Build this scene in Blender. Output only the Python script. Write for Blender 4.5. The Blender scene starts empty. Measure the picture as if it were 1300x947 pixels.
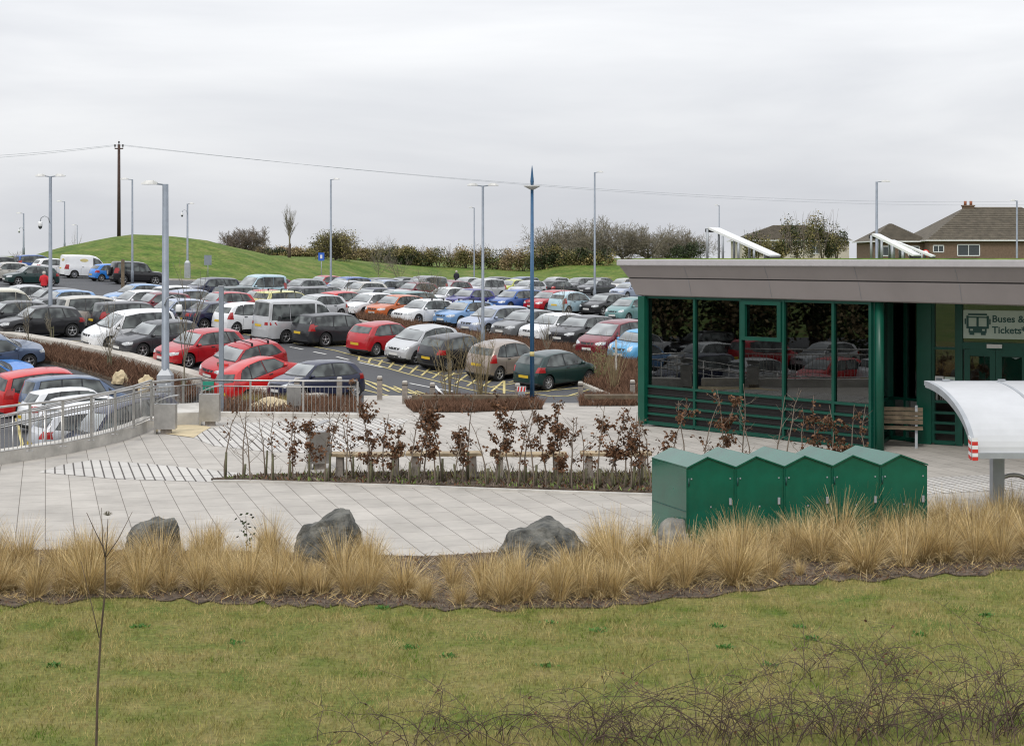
import bpy, bmesh, math, random
from mathutils import Vector, Matrix, noise
from mathutils.bvhtree import BVHTree
sc = bpy.context.scene
COL = sc.collection
PI = math.pi
F = 2000.0; HX = 650.0; HY = 328.0; CAMZ = 4.4
# ---------------------------------------------------------------- helpers
class MB:
    def __init__(s): s.v=[]; s.f=[]; s.m=[]; s.smooth=[]
    def add(s, vs, fs, mi=0, sm=False):
        b=len(s.v); s.v.extend(vs)
        for f in fs: s.f.append(tuple(b+i for i in f)); s.m.append(mi); s.smooth.append(sm)
    def quad(s,a,b,c,d,mi=0): s.add([a,b,c,d],[(0,1,2,3)],mi)
    def box(s,c,d,mi=0,rz=0.0,top=1.0):
        cx,cy,cz=c; hx,hy,hz=d[0]/2,d[1]/2,d[2]/2; cr,sr=math.cos(rz),math.sin(rz); vs=[]
        for z in(-1,1):
            k=top if z>0 else 1.0
            for x,y in((-1,-1),(1,-1),(1,1),(-1,1)):
                X,Y=x*hx*k,y*hy*k; vs.append((cx+X*cr-Y*sr,cy+X*sr+Y*cr,cz+z*hz))
        s.add(vs,[(3,2,1,0),(4,5,6,7),(0,1,5,4),(1,2,6,5),(2,3,7,6),(3,0,4,7)],mi)
    def bar(s,p,q,w,h=None,mi=0,up=(0,0,1)):
        p=Vector(p);q=Vector(q);h=h or w; d=(q-p)
        if d.length<1e-6: return
        d.normalize(); u=Vector(up)
        if abs(d.dot(u))>.98: u=Vector((1,0,0))
        a=d.cross(u).normalized(); b=a.cross(d).normalized(); vs=[]
        for e in(p,q):
            for x,y in((-1,-1),(1,-1),(1,1),(-1,1)): vs.append(tuple(e+a*(x*w/2)+b*(y*h/2)))
        s.add(vs,[(3,2,1,0),(4,5,6,7),(0,1,5,4),(1,2,6,5),(2,3,7,6),(3,0,4,7)],mi)
    def tube(s,pts,r,n=8,mi=0,cap=True,sm=True):
        pts=[Vector(p) for p in pts]; k=len(pts)
        rs=r if isinstance(r,(list,tuple)) else [r]*k
        b=len(s.v); a=None
        for i,p in enumerate(pts):
            d=(pts[min(i+1,k-1)]-pts[max(i-1,0)])
            if d.length<1e-9: d=Vector((0,0,1))
            d.normalize()
            if a is None:
                a=d.orthogonal().normalized()
            else:
                a=(a-d*a.dot(d))
                a=a.normalized() if a.length>1e-6 else d.orthogonal().normalized()
            c=d.cross(a)
            for j in range(n):
                t=2*PI*j/n; s.v.append(tuple(p+(a*math.cos(t)+c*math.sin(t))*rs[i]))
        for i in range(k-1):
            for j in range(n):
                s.f.append((b+i*n+j,b+i*n+(j+1)%n,b+(i+1)*n+(j+1)%n,b+(i+1)*n+j)); s.m.append(mi); s.smooth.append(sm)
        if cap and n>3:
            s.f.append(tuple(b+j for j in range(n))[::-1]); s.m.append(mi); s.smooth.append(False)
            s.f.append(tuple(b+(k-1)*n+j for j in range(n))); s.m.append(mi); s.smooth.append(False)
    def lathe(s,prof,c=(0,0,0),n=16,mi=0,axis='z',sm=True):
        b=len(s.v)
        for r,h in prof:
            for j in range(n):
                t=2*PI*j/n; x,y=r*math.cos(t),r*math.sin(t)
                if axis=='z': s.v.append((c[0]+x,c[1]+y,c[2]+h))
                else: s.v.append((c[0]+x,c[1]+h,c[2]+y))
        for i in range(len(prof)-1):
            for j in range(n):
                s.f.append((b+i*n+j,b+i*n+(j+1)%n,b+(i+1)*n+(j+1)%n,b+(i+1)*n+j)); s.m.append(mi); s.smooth.append(sm)
    def prism(s,poly,z0,z1,mi=0,mtop=None):
        n=len(poly); vs=[(p[0],p[1],z0) for p in poly]+[(p[0],p[1],z1) for p in poly]
        b=len(s.v); s.v.extend(vs)
        s.f.append(tuple(b+i for i in range(n))[::-1]); s.m.append(mi); s.smooth.append(False)
        s.f.append(tuple(b+n+i for i in range(n))); s.m.append(mi if mtop is None else mtop); s.smooth.append(False)
        for i in range(n):
            j=(i+1)%n; s.f.append((b+i,b+j,b+n+j,b+n+i)); s.m.append(mi); s.smooth.append(False)
    def mesh(s,name,mats,recalc=False,sharp=None):
        me=bpy.data.meshes.new(name); me.from_pydata([tuple(v) for v in s.v],[],s.f)
        if not isinstance(mats,(list,tuple)): mats=[mats]
        for m in mats: me.materials.append(m)
        me.polygons.foreach_set('material_index',s.m); me.polygons.foreach_set('use_smooth',s.smooth)
        me.update()
        if recalc:
            bm=bmesh.new(); bm.from_mesh(me); bmesh.ops.recalc_face_normals(bm,faces=bm.faces); bm.to_mesh(me); bm.free()
        if sharp: me.set_sharp_from_angle(angle=math.radians(sharp))
        return me
    def build(s,name,mats,parent=None,**k):
        return link(name,s.mesh(name,mats,**k),parent)
def link(name,me,parent=None):
    o=bpy.data.objects.new(name,me); COL.objects.link(o)
    if parent is not None: o.parent=parent
    return o
def tag(o,label=None,cat=None,group=None,kind=None):
    if label: o['label']=label
    if cat: o['category']=cat
    if group: o['group']=group
    if kind: o['kind']=kind
    return o
def thing(name,label,cat,loc=(0,0,0),rz=0.0,group=None):
    o=bpy.data.objects.new(name,None); COL.objects.link(o); o.location=loc; o.rotation_euler=(0,0,rz)
    o.empty_display_size=.2
    return tag(o,label,cat,group)
def lerp(a,b,t): return a+(b-a)*t
def ss(a,b,x):
    t=max(0.0,min(1.0,(x-a)/(b-a))); return t*t*(3-2*t)
def interp(x,tab):
    if x<=tab[0][0]: return tab[0][1]
    for i in range(1,len(tab)):
        if x<=tab[i][0]:
            a,b=tab[i-1],tab[i]; return lerp(a[1],b[1],(x-a[0])/(b[0]-a[0]))
    return tab[-1][1]
# ---------------------------------------------------------------- materials
def mat(name,col,rough=.8,metal=0.0,var=0.0,scale=5.0,col2=None,spec=.5,bump=0.0,bscale=None,detail=5,island=0.0,ior=None,coat=0.0,coords='Object'):
    m=bpy.data.materials.new(name); m.use_nodes=True; nt=m.node_tree; N=nt.nodes; L=nt.links
    b=N['Principled BSDF']; b.inputs['Roughness'].default_value=rough; b.inputs['Metallic'].default_value=metal
    b.inputs['Specular IOR Level'].default_value=spec
    if ior: b.inputs['IOR'].default_value=ior
    if coat: b.inputs['Coat Weight'].default_value=coat; b.inputs['Coat Roughness'].default_value=.05
    c=(col[0],col[1],col[2],1)
    b.inputs['Base Color'].default_value=c
    tc=N.new('ShaderNodeTexCoord'); out=None
    if var>0 or col2:
        nz=N.new('ShaderNodeTexNoise'); nz.inputs['Scale'].default_value=scale; nz.inputs['Detail'].default_value=detail; nz.inputs['Roughness'].default_value=.6
        L.new(tc.outputs[coords],nz.inputs['Vector'])
        cr=N.new('ShaderNodeValToRGB'); cr.color_ramp.elements[0].position=.32; cr.color_ramp.elements[1].position=.68
        a=tuple(x*(1-var) for x in col); z=col2 if col2 else tuple(min(1,x*(1+var)) for x in col)
        cr.color_ramp.elements[0].color=(*a,1); cr.color_ramp.elements[1].color=(*z,1)
        L.new(nz.outputs['Fac'],cr.inputs['Fac']); out=cr.outputs['Color']; L.new(out,b.inputs['Base Color'])
    if island>0:
        g=N.new('ShaderNodeNewGeometry'); mr=N.new('ShaderNodeMapRange'); mr.inputs['To Min'].default_value=1-island; mr.inputs['To Max'].default_value=1+island
        L.new(g.outputs['Random Per Island'],mr.inputs['Value'])
        vm=N.new('ShaderNodeVectorMath'); vm.operation='SCALE'; L.new(mr.outputs['Result'],vm.inputs['Scale'])
        if out is not None: L.new(out,vm.inputs[0])
        else: vm.inputs[0].default_value=col
        L.new(vm.outputs['Vector'],b.inputs['Base Color'])
    if bump>0:
        n2=N.new('ShaderNodeTexNoise'); n2.inputs['Scale'].default_value=bscale or scale*6; n2.inputs['Detail'].default_value=6
        L.new(tc.outputs[coords],n2.inputs['Vector']); bp=N.new('ShaderNodeBump'); bp.inputs['Strength'].default_value=bump; bp.inputs['Distance'].default_value=.05
        L.new(n2.outputs['Fac'],bp.inputs['Height']); L.new(bp.outputs['Normal'],b.inputs['Normal'])
    return m
def pavemat(name,c1,c2,mortar,w,h,rot,msize=.008,offset=.5,loc=(0,0,0),stain=.26):
    m=bpy.data.materials.new(name); m.use_nodes=True; nt=m.node_tree; N=nt.nodes; L=nt.links; b=N['Principled BSDF']; b.inputs['Roughness'].default_value=.75
    tc=N.new('ShaderNodeTexCoord'); mp=N.new('ShaderNodeMapping'); mp.inputs['Rotation'].default_value=(0,0,rot); mp.inputs['Location'].default_value=loc
    L.new(tc.outputs['Object'],mp.inputs['Vector'])
    br=N.new('ShaderNodeTexBrick'); br.offset=offset; br.inputs['Color1'].default_value=(*c1,1); br.inputs['Color2'].default_value=(*c2,1); br.inputs['Mortar'].default_value=(*mortar,1)
    br.inputs['Scale'].default_value=1; br.inputs['Mortar Size'].default_value=msize; br.inputs['Mortar Smooth'].default_value=.2
    br.inputs['Brick Width'].default_value=w; br.inputs['Row Height'].default_value=h; br.inputs['Bias'].default_value=0
    L.new(mp.outputs['Vector'],br.inputs['Vector'])
    nz=N.new('ShaderNodeTexNoise'); nz.inputs['Scale'].default_value=.9; nz.inputs['Detail'].default_value=8; nz.inputs['Roughness'].default_value=.7
    L.new(tc.outputs['Object'],nz.inputs['Vector'])
    mr=N.new('ShaderNodeMapRange'); mr.inputs['From Min'].default_value=.3; mr.inputs['From Max'].default_value=.7; mr.inputs['To Min'].default_value=1-stain; mr.inputs['To Max'].default_value=1+stain*.3
    L.new(nz.outputs['Fac'],mr.inputs['Value'])
    vm=N.new('ShaderNodeVectorMath'); vm.operation='SCALE'; L.new(br.outputs['Color'],vm.inputs[0]); L.new(mr.outputs['Result'],vm.inputs['Scale'])
    L.new(vm.outputs['Vector'],b.inputs['Base Color'])
    bp=N.new('ShaderNodeBump'); bp.inputs['Strength'].default_value=.3; bp.inputs['Distance'].default_value=.01; bp.invert=True
    L.new(br.outputs['Fac'],bp.inputs['Height']); L.new(bp.outputs['Normal'],b.inputs['Normal'])
    return m
def grassmat(name,cols,scales=(.35,9)):
    m=bpy.data.materials.new(name); m.use_nodes=True; nt=m.node_tree; N=nt.nodes; L=nt.links; b=N['Principled BSDF']; b.inputs['Roughness'].default_value=.9; b.inputs['Specular IOR Level'].default_value=.2
    tc=N.new('ShaderNodeTexCoord'); a=N.new('ShaderNodeTexNoise'); a.inputs['Scale'].default_value=scales[0]; a.inputs['Detail'].default_value=8; a.inputs['Roughness'].default_value=.65
    L.new(tc.outputs['Object'],a.inputs['Vector']); cr=N.new('ShaderNodeValToRGB'); e=cr.color_ramp.elements
    e[0].position=.3; e[0].color=(*cols[0],1); e[1].position=.7; e[1].color=(*cols[-1],1)
    for i,c in enumerate(cols[1:-1]): q=e.new(.3+.4*(i+1)/(len(cols)-1)); q.color=(*c,1)
    L.new(a.outputs['Fac'],cr.inputs['Fac'])
    n2=N.new('ShaderNodeTexNoise'); n2.inputs['Scale'].default_value=scales[1]; n2.inputs['Detail'].default_value=6; L.new(tc.outputs['Object'],n2.inputs['Vector'])
    mr=N.new('ShaderNodeMapRange'); mr.inputs['From Min'].default_value=.3; mr.inputs['From Max'].default_value=.7; mr.inputs['To Min'].default_value=.65; mr.inputs['To Max'].default_value=1.3
    L.new(n2.outputs['Fac'],mr.inputs['Value']); g=N.new('ShaderNodeNewGeometry'); m3=N.new('ShaderNodeMath'); m3.operation='MULTIPLY_ADD'; m3.inputs[1].default_value=.35; m3.inputs[2].default_value=.82
    L.new(g.outputs['Random Per Island'],m3.inputs[0]); m4=N.new('ShaderNodeMath'); m4.operation='MULTIPLY'; L.new(mr.outputs['Result'],m4.inputs[0]); L.new(m3.outputs[0],m4.inputs[1])
    vm=N.new('ShaderNodeVectorMath'); vm.operation='SCALE'; L.new(cr.outputs['Color'],vm.inputs[0]); L.new(m4.outputs[0],vm.inputs['Scale']); L.new(vm.outputs['Vector'],b.inputs['Base Color'])
    return m
M={}
M['asphalt']=mat('asphalt',(.075,.077,.082),.85,var=.16,scale=.35,bump=.3,bscale=40,detail=9)
M['yellow']=mat('road_paint_yellow',(.52,.44,.19),.7,var=.3,scale=3,detail=8)
M['white_line']=mat('road_paint_white',(.6,.6,.58),.7,var=.2,scale=3)
M['blue_paint']=mat('bay_paint_blue',(.06,.2,.5),.7,var=.2,scale=3)
M['kerb']=mat('kerb_concrete',(.46,.43,.38),.85,var=.2,scale=2,bump=.2)
M['concrete']=mat('pale_concrete',(.48,.46,.42),.85,var=.25,scale=1.6,bump=.2,detail=8)
M['ochre']=mat('ochre_tactile',(.52,.43,.27),.85,var=.15,scale=2)
M['granite']=mat('granite',(.25,.22,.19),.85,var=.3,scale=9,bump=.2)
M['paving']=pavemat('plaza_paving',(.465,.435,.39),(.42,.392,.35),(.17,.15,.125),.9,.45,math.radians(73.5),.008)
M['slab']=pavemat('slotted_paving',(.56,.54,.5),(.5,.48,.45),(.09,.08,.07),1.8,.19,math.radians(73.5),.018,0.0,stain=.2)
M['mulch']=mat('mulch',(.05,.034,.024),.95,var=.5,scale=9,col2=(.17,.125,.085),bump=.8,bscale=30)
M['grass']=grassmat('meadow_grass',[(.045,.09,.012),(.08,.135,.02),(.13,.165,.035),(.20,.18,.07)],(.45,3))
M['lawn']=grassmat('lawn_grass',[(.06,.15,.012),(.15,.19,.035),(.32,.28,.10),(.38,.31,.13),(.52,.41,.21)],(1.7,17))
M['earth']=grassmat('lawn_soil',[(.07,.115,.015),(.15,.15,.04),(.21,.175,.07)],(1.3,14))
M['straw']=mat('straw',(.36,.25,.10),.8,island=.6,spec=.2,var=.25,scale=1.5,col2=(.60,.45,.21))
M['straw2']=mat('straw_pale',(.70,.56,.32),.8,island=.4,spec=.2)
M['rock']=mat('rock',(.025,.03,.03),.85,var=.3,scale=4,col2=(.19,.185,.16),bump=1.0,bscale=14,detail=12)
M['rock2']=mat('rock_pale',(.16,.16,.15),.85,var=.3,scale=3,col2=(.36,.34,.29),bump=.9,bscale=9,detail=12)
M['steel']=mat('stainless',(.47,.46,.44),.36,1.0,var=.15,scale=4)
M['galv']=mat('galvanised',(.24,.27,.31),.55,.35,var=.12,scale=3)
M['galvl']=mat('galvanised_light',(.36,.38,.4),.5,.3,var=.12,scale=3)
M['lamphead']=mat('lamp_head',(.6,.6,.58),.4,var=.1)
M['lens']=mat('lamp_lens',(.5,.5,.48),.15,var=.05)
M['bluepost']=mat('blue_paint_steel',(.03,.10,.2),.4,var=.15,scale=3)
M['green']=mat('green_paint',(.003,.075,.046),.35,var=.12,scale=2,spec=.4)
M['locker']=mat('locker_green',(.002,.092,.057),.14,var=.2,scale=2.5,spec=.55,detail=10,coat=.3)
M['dgreen']=mat('green_frame',(.002,.058,.038),.4,var=.12,scale=2,spec=.35)
M['fascia']=mat('fascia_panel',(.235,.21,.205),.6,var=.07,scale=.7,detail=8)
M['cap']=mat('roof_cap',(.42,.4,.41),.45,var=.05)
M['black']=mat('black_void',(.012,.010,.010),.8,var=.2)
M['louvre']=mat('dark_louvre',(.008,.006,.006),.75,var=.2,scale=6)
M['intwall']=mat('interior_wall',(.22,.19,.17),.8,var=.3,scale=1.2)
M['intpale']=mat('interior_pale',(.5,.52,.5),.6,var=.15)
M['white']=mat('white_paint',(.74,.75,.75),.4,var=.06,scale=1.5)
M['canopy']=mat('canopy_sheet',(.50,.51,.52),.32,var=.10,scale=.9,detail=9)
M['red']=mat('sign_red',(.6,.03,.02),.5,var=.08)
M['signblue']=mat('sign_blue',(.03,.12,.5),.5,var=.05)
M['signgreen']=mat('sign_green',(.02,.3,.2),.5,var=.05)
M['bussign']=mat('bus_sign_panel',(.42,.5,.43),.6,var=.04)
M['signdark']=mat('sign_dark_green',(.015,.07,.06),.6,var=.05)
M['wood']=mat('weathered_timber',(.15,.115,.075),.8,var=.35,scale=5)
M['bench']=mat('bench_timber',(.40,.31,.19),.75,var=.3,scale=4)
M['pole']=mat('creosoted_pole',(.06,.035,.028),.85,var=.3,scale=3)
M['stake']=mat('tree_guard',(.10,.095,.05),.8,var=.35,scale=8)
M['bark']=mat('bark',(.09,.065,.045),.9,var=.4,scale=6)
M['twig']=mat('twig',(.17,.135,.105),.9,island=.4)
M['twiggrey']=mat('twig_grey',(.205,.18,.13),.9,island=.4)
M['willow']=mat('willow_stem',(.24,.19,.10),.85,island=.3)
M['beech']=mat('dead_leaf',(.125,.065,.035),.8,island=.55,spec=.2)
M['brownbed']=mat('brown_groundcover',(.14,.08,.052),.9,island=.5,spec=.1)
M['darkleaf']=mat('evergreen_leaf',(.035,.05,.018),.7,island=.6,var=.4,scale=.8,spec=.3)
M['hedgeleaf']=mat('hedge_leaf',(.10,.12,.035),.8,island=.5,var=.3,scale=.35,col2=(.34,.27,.12),spec=.2)
M['hedgebrown']=mat('hedge_brown',(.25,.18,.10),.85,island=.5,var=.3,scale=.4,col2=(.42,.33,.18),spec=.2)
M['bramble']=mat('bramble_stem',(.085,.055,.042),.9,island=.5)
M['weed']=mat('weed_leaf',(.05,.16,.02),.7,island=.3)
M['brightleaf']=mat('young_leaf',(.16,.22,.05),.7,island=.3)
M['paleplant']=mat('yellow_grass',(.36,.33,.12),.85,island=.35)
M['brick']=mat('house_brick',(.17,.115,.08),.85,var=.2,scale=4)
M['tile']=mat('roof_tile',(.10,.085,.062),.85,var=.3,scale=1.3,detail=9)
M['render']=mat('house_render',(.55,.5,.42),.8,var=.1)
M['pot']=mat('chimney_pot',(.3,.11,.06),.8,var=.1)
M['winglass']=mat('house_glass',(.05,.06,.065),.1,var=.1)
M['skin']=mat('skin',(.5,.3,.22),.6)
M['hair']=mat('hair',(.5,.47,.42),.8)
M['coatred']=mat('coat_red',(.55,.02,.03),.8,var=.15,scale=8)
M['cloth']=mat('dark_cloth',(.02,.02,.03),.85)
# tile courses
def glassmat(name,tint,refl):
    m=bpy.data.materials.new(name); m.use_nodes=True; nt=m.node_tree; N=nt.nodes; L=nt.links; N.remove(N['Principled BSDF'])
    t=N.new('ShaderNodeBsdfTransparent'); t.inputs['Color'].default_value=(*tint,1)
    g=N.new('ShaderNodeBsdfGlossy'); g.inputs['Roughness'].default_value=.01; g.inputs['Color'].default_value=(.95,.97,.96,1)
    f=N.new('ShaderNodeFresnel'); f.inputs['IOR'].default_value=refl
    tc=N.new('ShaderNodeTexCoord'); nz=N.new('ShaderNodeTexNoise'); nz.inputs['Scale'].default_value=.8; L.new(tc.outputs['Object'],nz.inputs['Vector'])
    bp=N.new('ShaderNodeBump'); bp.inputs['Strength'].default_value=.012; bp.inputs['Distance'].default_value=.1; L.new(nz.outputs['Fac'],bp.inputs['Height']); L.new(bp.outputs['Normal'],g.inputs['Normal'])
    mx=N.new('ShaderNodeMixShader'); L.new(f.outputs['Fac'],mx.inputs['Fac']); L.new(t.outputs[0],mx.inputs[1]); L.new(g.outputs[0],mx.inputs[2])
    L.new(mx.outputs[0],N['Material Output'].inputs['Surface']); return m
M['glass']=glassmat('tinted_glass',(.42,.43,.42),1.95)
M['carglass']=mat('car_glass',(.008,.011,.011),.03,ior=1.6,col2=(.11,.125,.12),scale=3.2,detail=0)  # sky and seats seen through are painted in as pale blotches
M['screen']=mat('car_windscreen',(.10,.11,.11),.03,ior=2.3,col2=(.36,.39,.39),scale=1.6,detail=0)  # pale base colour, sky reflection partly painted in
M['tyre']=mat('tyre',(.02,.02,.02),.9,var=.2)
M['rim']=mat('alloy',(.42,.42,.42),.35,.7,var=.15,scale=9)
M['rimdark']=mat('wheel_recess',(.03,.03,.03),.7)
M['plastic']=mat('black_plastic',(.025,.026,.028),.6,var=.2)
M['rubber']=mat('window_rubber',(.015,.015,.016),.5)
M['seam']=mat('panel_gap',(.012,.012,.013),.8)
M['headlight']=mat('headlight_glass',(.55,.57,.58),.1,ior=1.8,var=.4,scale=12)
M['taillight']=mat('tail_lamp',(.35,.012,.012),.15,ior=1.7)
M['platew']=mat('plate_white',(.62,.62,.6),.5)
M['platey']=mat('plate_yellow',(.62,.42,.03),.5)
M['under']=mat('underbody',(.015,.015,.015),.95)
# ---------------------------------------------------------------- terrain
def Hb(X,Y):
    b=interp(Y,[(0,0),(38,0),(44,-.12),(50,-.38),(56,-.78),(60,-.86),(66,-.48),(72,.05),(85,.45),(100,.72),(115,.9),(150,1.15),(185,1.45),(260,1.6)])
    if X<0: b+=-max(X,-40)*(.03+.0003*max(0,min(80,Y-70)))*ss(58,66,Y)
    else: b-=.02*min(X,12)*ss(60,70,Y)
    w=ss(-9.7,-10.9,X)*(1-ss(58.5,66,Y))
    return lerp(b,-1.45,w)
def farY(X):   # far kerb of the car park
    return interp(X,[(-60,146),(-30,139),(-25,141),(-21,150),(-14,178),(-8,188),(30,188)])
def Hg(X,Y):
    b=Hb(X,Y)
    d=Y-farY(X)
    if d>0 or X>26:
        e=max(d,(X-26)*.9)
        rise=interp(X,[(-60,.9),(-44,1.2),(-24,1.6),(-14,1.2),(2,1.3),(9,2.7),(30,2.9)])
        b+=rise*ss(0,32,e)
    r=math.hypot((X+40)/(17.5 if X>-40 else 14),(Y-163)/24)
    if r<1: b+=(6.35-interp(X,[(-60,5.2),(-24,3.2),(-16,2.7)]) )*(math.cos(r*PI)*.5+.5)**.75*1.0
    return b+ (noise.noise(Vector((X*.07,Y*.07,1.3)))*.12+noise.fractal(Vector((X*.22,Y*.22,5.3)),1,2,3)*.16*ss(2,10,d) if d>2 else 0)
def Hp(X,Y):
    return interp(Y,[(0,0),(40,0),(46,-.12),(51,-.32),(56,-.5)])
def ray(px,py,fn,y0=8.0,y1=420.0,st=.2):
    y=y0
    while y<y1:
        X=(px-HX)/F*y; z=CAMZ-(py-HY)*y/F
        if z<=fn(X,y): return X,y
        y+=st
    return (px-HX)/F*y1,y1
def P(px,py): X,y=ray(px,py,Hp); return Vector((X,y,Hp(X,y)))
def A(px,py): X,y=ray(px,py,Hb); return Vector((X,y,Hb(X,y)))
def roofat(px,py,h):
    X,y=ray(px,py,lambda a,b:Hb(a,b)+h,30,300,.15); return X,y
def W(px,Y): return (px-HX)/F*Y
def Zat(py,Y): return CAMZ-(py-HY)*Y/F
def inpoly(x,y,poly):
    c=False; j=len(poly)-1
    for i in range(len(poly)):
        a,b=poly[i],poly[j]
        if (a[1]>y)!=(b[1]>y) and x<(b[0]-a[0])*(y-a[1])/(b[1]-a[1])+a[0]: c=not c
        j=i
    return c
def dedge(x,y,poly):
    best=1e9; p=Vector((x,y))
    for i in range(len(poly)):
        a=Vector(poly[i][:2]); b=Vector(poly[(i+1)%len(poly)][:2]); ab=b-a
        t=max(0,min(1,(p-a).dot(ab)/max(1e-9,ab.length_squared))); best=min(best,(a+ab*t-p).length)
    return best
# ---------------------------------------------------------------- setting
def drape(name,poly,fn,off,mt,step=1.0,skirt=0.0,parent=None,recess=None):
    bm=bmesh.new(); vs=[bm.verts.new((p[0],p[1],0)) for p in poly]; f=bm.faces.new(vs)
    if f.normal.z<0 or sum(poly[i][0]*poly[(i+1)%len(poly)][1]-poly[(i+1)%len(poly)][0]*poly[i][1] for i in range(len(poly)))<0: bmesh.ops.reverse_faces(bm,faces=[f])
    bm.clear(); from mathutils.geometry import delaunay_2d_cdt
    r_=delaunay_2d_cdt([Vector(p[:2]) for p in poly],[],[list(range(len(poly)))],1,1e-5)
    vv=[bm.verts.new((q.x,q.y,0)) for q in r_[0]]
    for t_ in r_[2]:
        f=bm.faces.new([vv[q] for q in t_]); f.normal_update()
        if f.normal.z<0: f.normal_flip()
    xs=[p[0] for p in poly]; ys=[p[1] for p in poly]
    for ax,lo,hi in((0,min(xs),max(xs)),(1,min(ys),max(ys))):
        t=math.floor(lo/step)*step+step
        while t<hi:
            co=(t,0,0) if ax==0 else (0,t,0); no=(1,0,0) if ax==0 else (0,1,0)
            bmesh.ops.bisect_plane(bm,geom=bm.verts[:]+bm.edges[:]+bm.faces[:],plane_co=co,plane_no=no,dist=1e-5); t+=step
    for v in bm.verts: v.co.z=fn(v.co.x,v.co.y)+off
    if skirt:
        be=[e for e in bm.edges if e.is_boundary]
        r=bmesh.ops.extrude_edge_only(bm,edges=be)
        for g in r['geom']:
            if isinstance(g,bmesh.types.BMVert): g.co.z-=skirt
    me=bpy.data.meshes.new(name); bm.to_mesh(me); bm.free(); me.materials.append(mt)
    o=link(name,me,parent); return o
def struct(o): o['kind']='structure'; return o
plz_px=[(-640,645),(-300,628),(-90,604),(38,582),(80,575),(116,567),(146,559),(170,551),(192,541),(222,536),(255,528),(462,528),(462,503),(520,503),(660,513),(740,513),(815,516)]
plaza_poly=[tuple(P(x,y)[:2]) for x,y in plz_px]
P0=[plaza_poly[0]]
plaza_poly+= [(9.5,49.5),(30,49.5),(30,25.5)]+[tuple(P(x,y)[:2]) for x,y in [(1400,684),(900,690),(700,700),(540,709),(300,701),(-90,700),(-640,700)]]
struct(drape('plaza_paving',plaza_poly,Hp,0.0,M['paving'],2.0,skirt=2.6))
lot_poly=[(-75,30),(-11.9,30),(-11.5,36),(30,36),(30,188),(-8,188),(-14,178),(-21,150),(-25,141),(-30,139),(-75,148)]
def in_plaza(x,y): return inpoly(x,y,plaza_poly)
def Ha(X,Y):
    z=Hb(X,Y)-.12
    if Y<56 and X>-13 and in_plaza(X,Y): z=min(z,-.5)-.25
    return z
struct(drape('car_park_asphalt',lot_poly,Ha,0.0,M['asphalt'],1.0))
# one ground sheet to the horizon
def axis(a,b,inner,outer0,outer1):
    r=[];x=a
    while x<b: r.append(x); x+=inner
    r.append(b); s=inner; x=a; L=[]
    while x>outer0: s*=1.35; x-=s; L.append(x)
    s=inner; x=b; R=[]
    while x<outer1: s*=1.35; x+=s; R.append(x)
    return L[::-1]+r+R
gx=axis(-70,45,1.5,-2500,2500); gy=axis(-12,240,1.5,-200,4000)
def Gz(x,y):
    if inpoly(x,y,lot_poly): return Hb(x,y)-.7
    z=Hg(x,y)
    if y<60: z=min(z,0)-(.7 if inpoly(x,y,plaza_poly) else .12)
    if y<30: z=-.10
    return z
mb=MB(); vs=[(x,y,Gz(x,y)) for y in gy for x in gx]; n=len(gx)
mb.add(vs,[(j*n+i,j*n+i+1,(j+1)*n+i+1,(j+1)*n+i) for j in range(len(gy)-1) for i in range(n-1)],0,True)
struct(mb.build('ground',M['grass']))
# beds
def bed(px,fn,mt,off,name,step=1.0,skirt=.25):
    poly=[tuple(fn(x,y)[:2]) for x,y in px]; f2={P:Hp,A:Hb}[fn]
    o=struct(drape(name,poly,f2,off,mt,step,skirt)); return poly
lawn_edge=[(-640,776),(-90,776),(0,772),(150,762),(400,772),(600,776),(800,770),(900,758),(1050,742),(1150,735),(1300,728),(1400,722)]
smooth_edge=list(lawn_edge); lj=random.Random(11); le=[]
for (x0,y0),(x1,y1) in zip(lawn_edge[:-1],lawn_edge[1:]):
    n_=max(1,int((x1-x0)/16))
    for q in range(n_): le.append((lerp(x0,x1,q/n_)+lj.uniform(-3,3),lerp(y0,y1,q/n_)+lj.uniform(-3.2,3.2)))
lawn_edge=le+[lawn_edge[-1]]
tuft_bed=bed(lawn_edge+[(1400,684),(900,690),(700,700),(540,709),(300,701),(-90,700),(-640,700)],P,M['mulch'],.02,'planting_bed_soil',1.0,.012)
hedge_bed=bed([(268,611),(330,606),(500,602),(830,604),(1120,606),(1120,634),(828,629),(650,623),(450,616),(330,612)],P,M['mulch'],.05,'hedge_bed_soil',1.0)
left_bed=bed([(-60,424),(0,434),(50,441),(100,450),(150,461),(200,476),(245,490),(250,505),(235,512),(200,503),(150,484),(60,459),(-60,452)],A,M['mulch'],0.0,'sloping_bed_soil')
rail_bed=bed([(256,527),(258,492),(300,497),(340,503),(400,508),(455,510),(461,527)],A,M['mulch'],0.0,'rail_bed_soil')
mid_bed=bed([(452,399),(560,421),(650,434),(740,446),(830,459),(840,512),(765,497),(740,487),(700,470),(600,446),(520,420),(455,406)],A,M['mulch'],0.0,'row_bed_soil')
# lawn sheet
lp=[tuple(P(x,y)[:2]) for x,y in lawn_edge]
lawn_poly=[tuple(P(x,y-20)[:2]) for x,y in smooth_edge]+[(16,2.5),(-30,2.5)]
struct(drape('lawn_soil',lawn_poly,Hp,.0,M['earth'],2.0))
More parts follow.
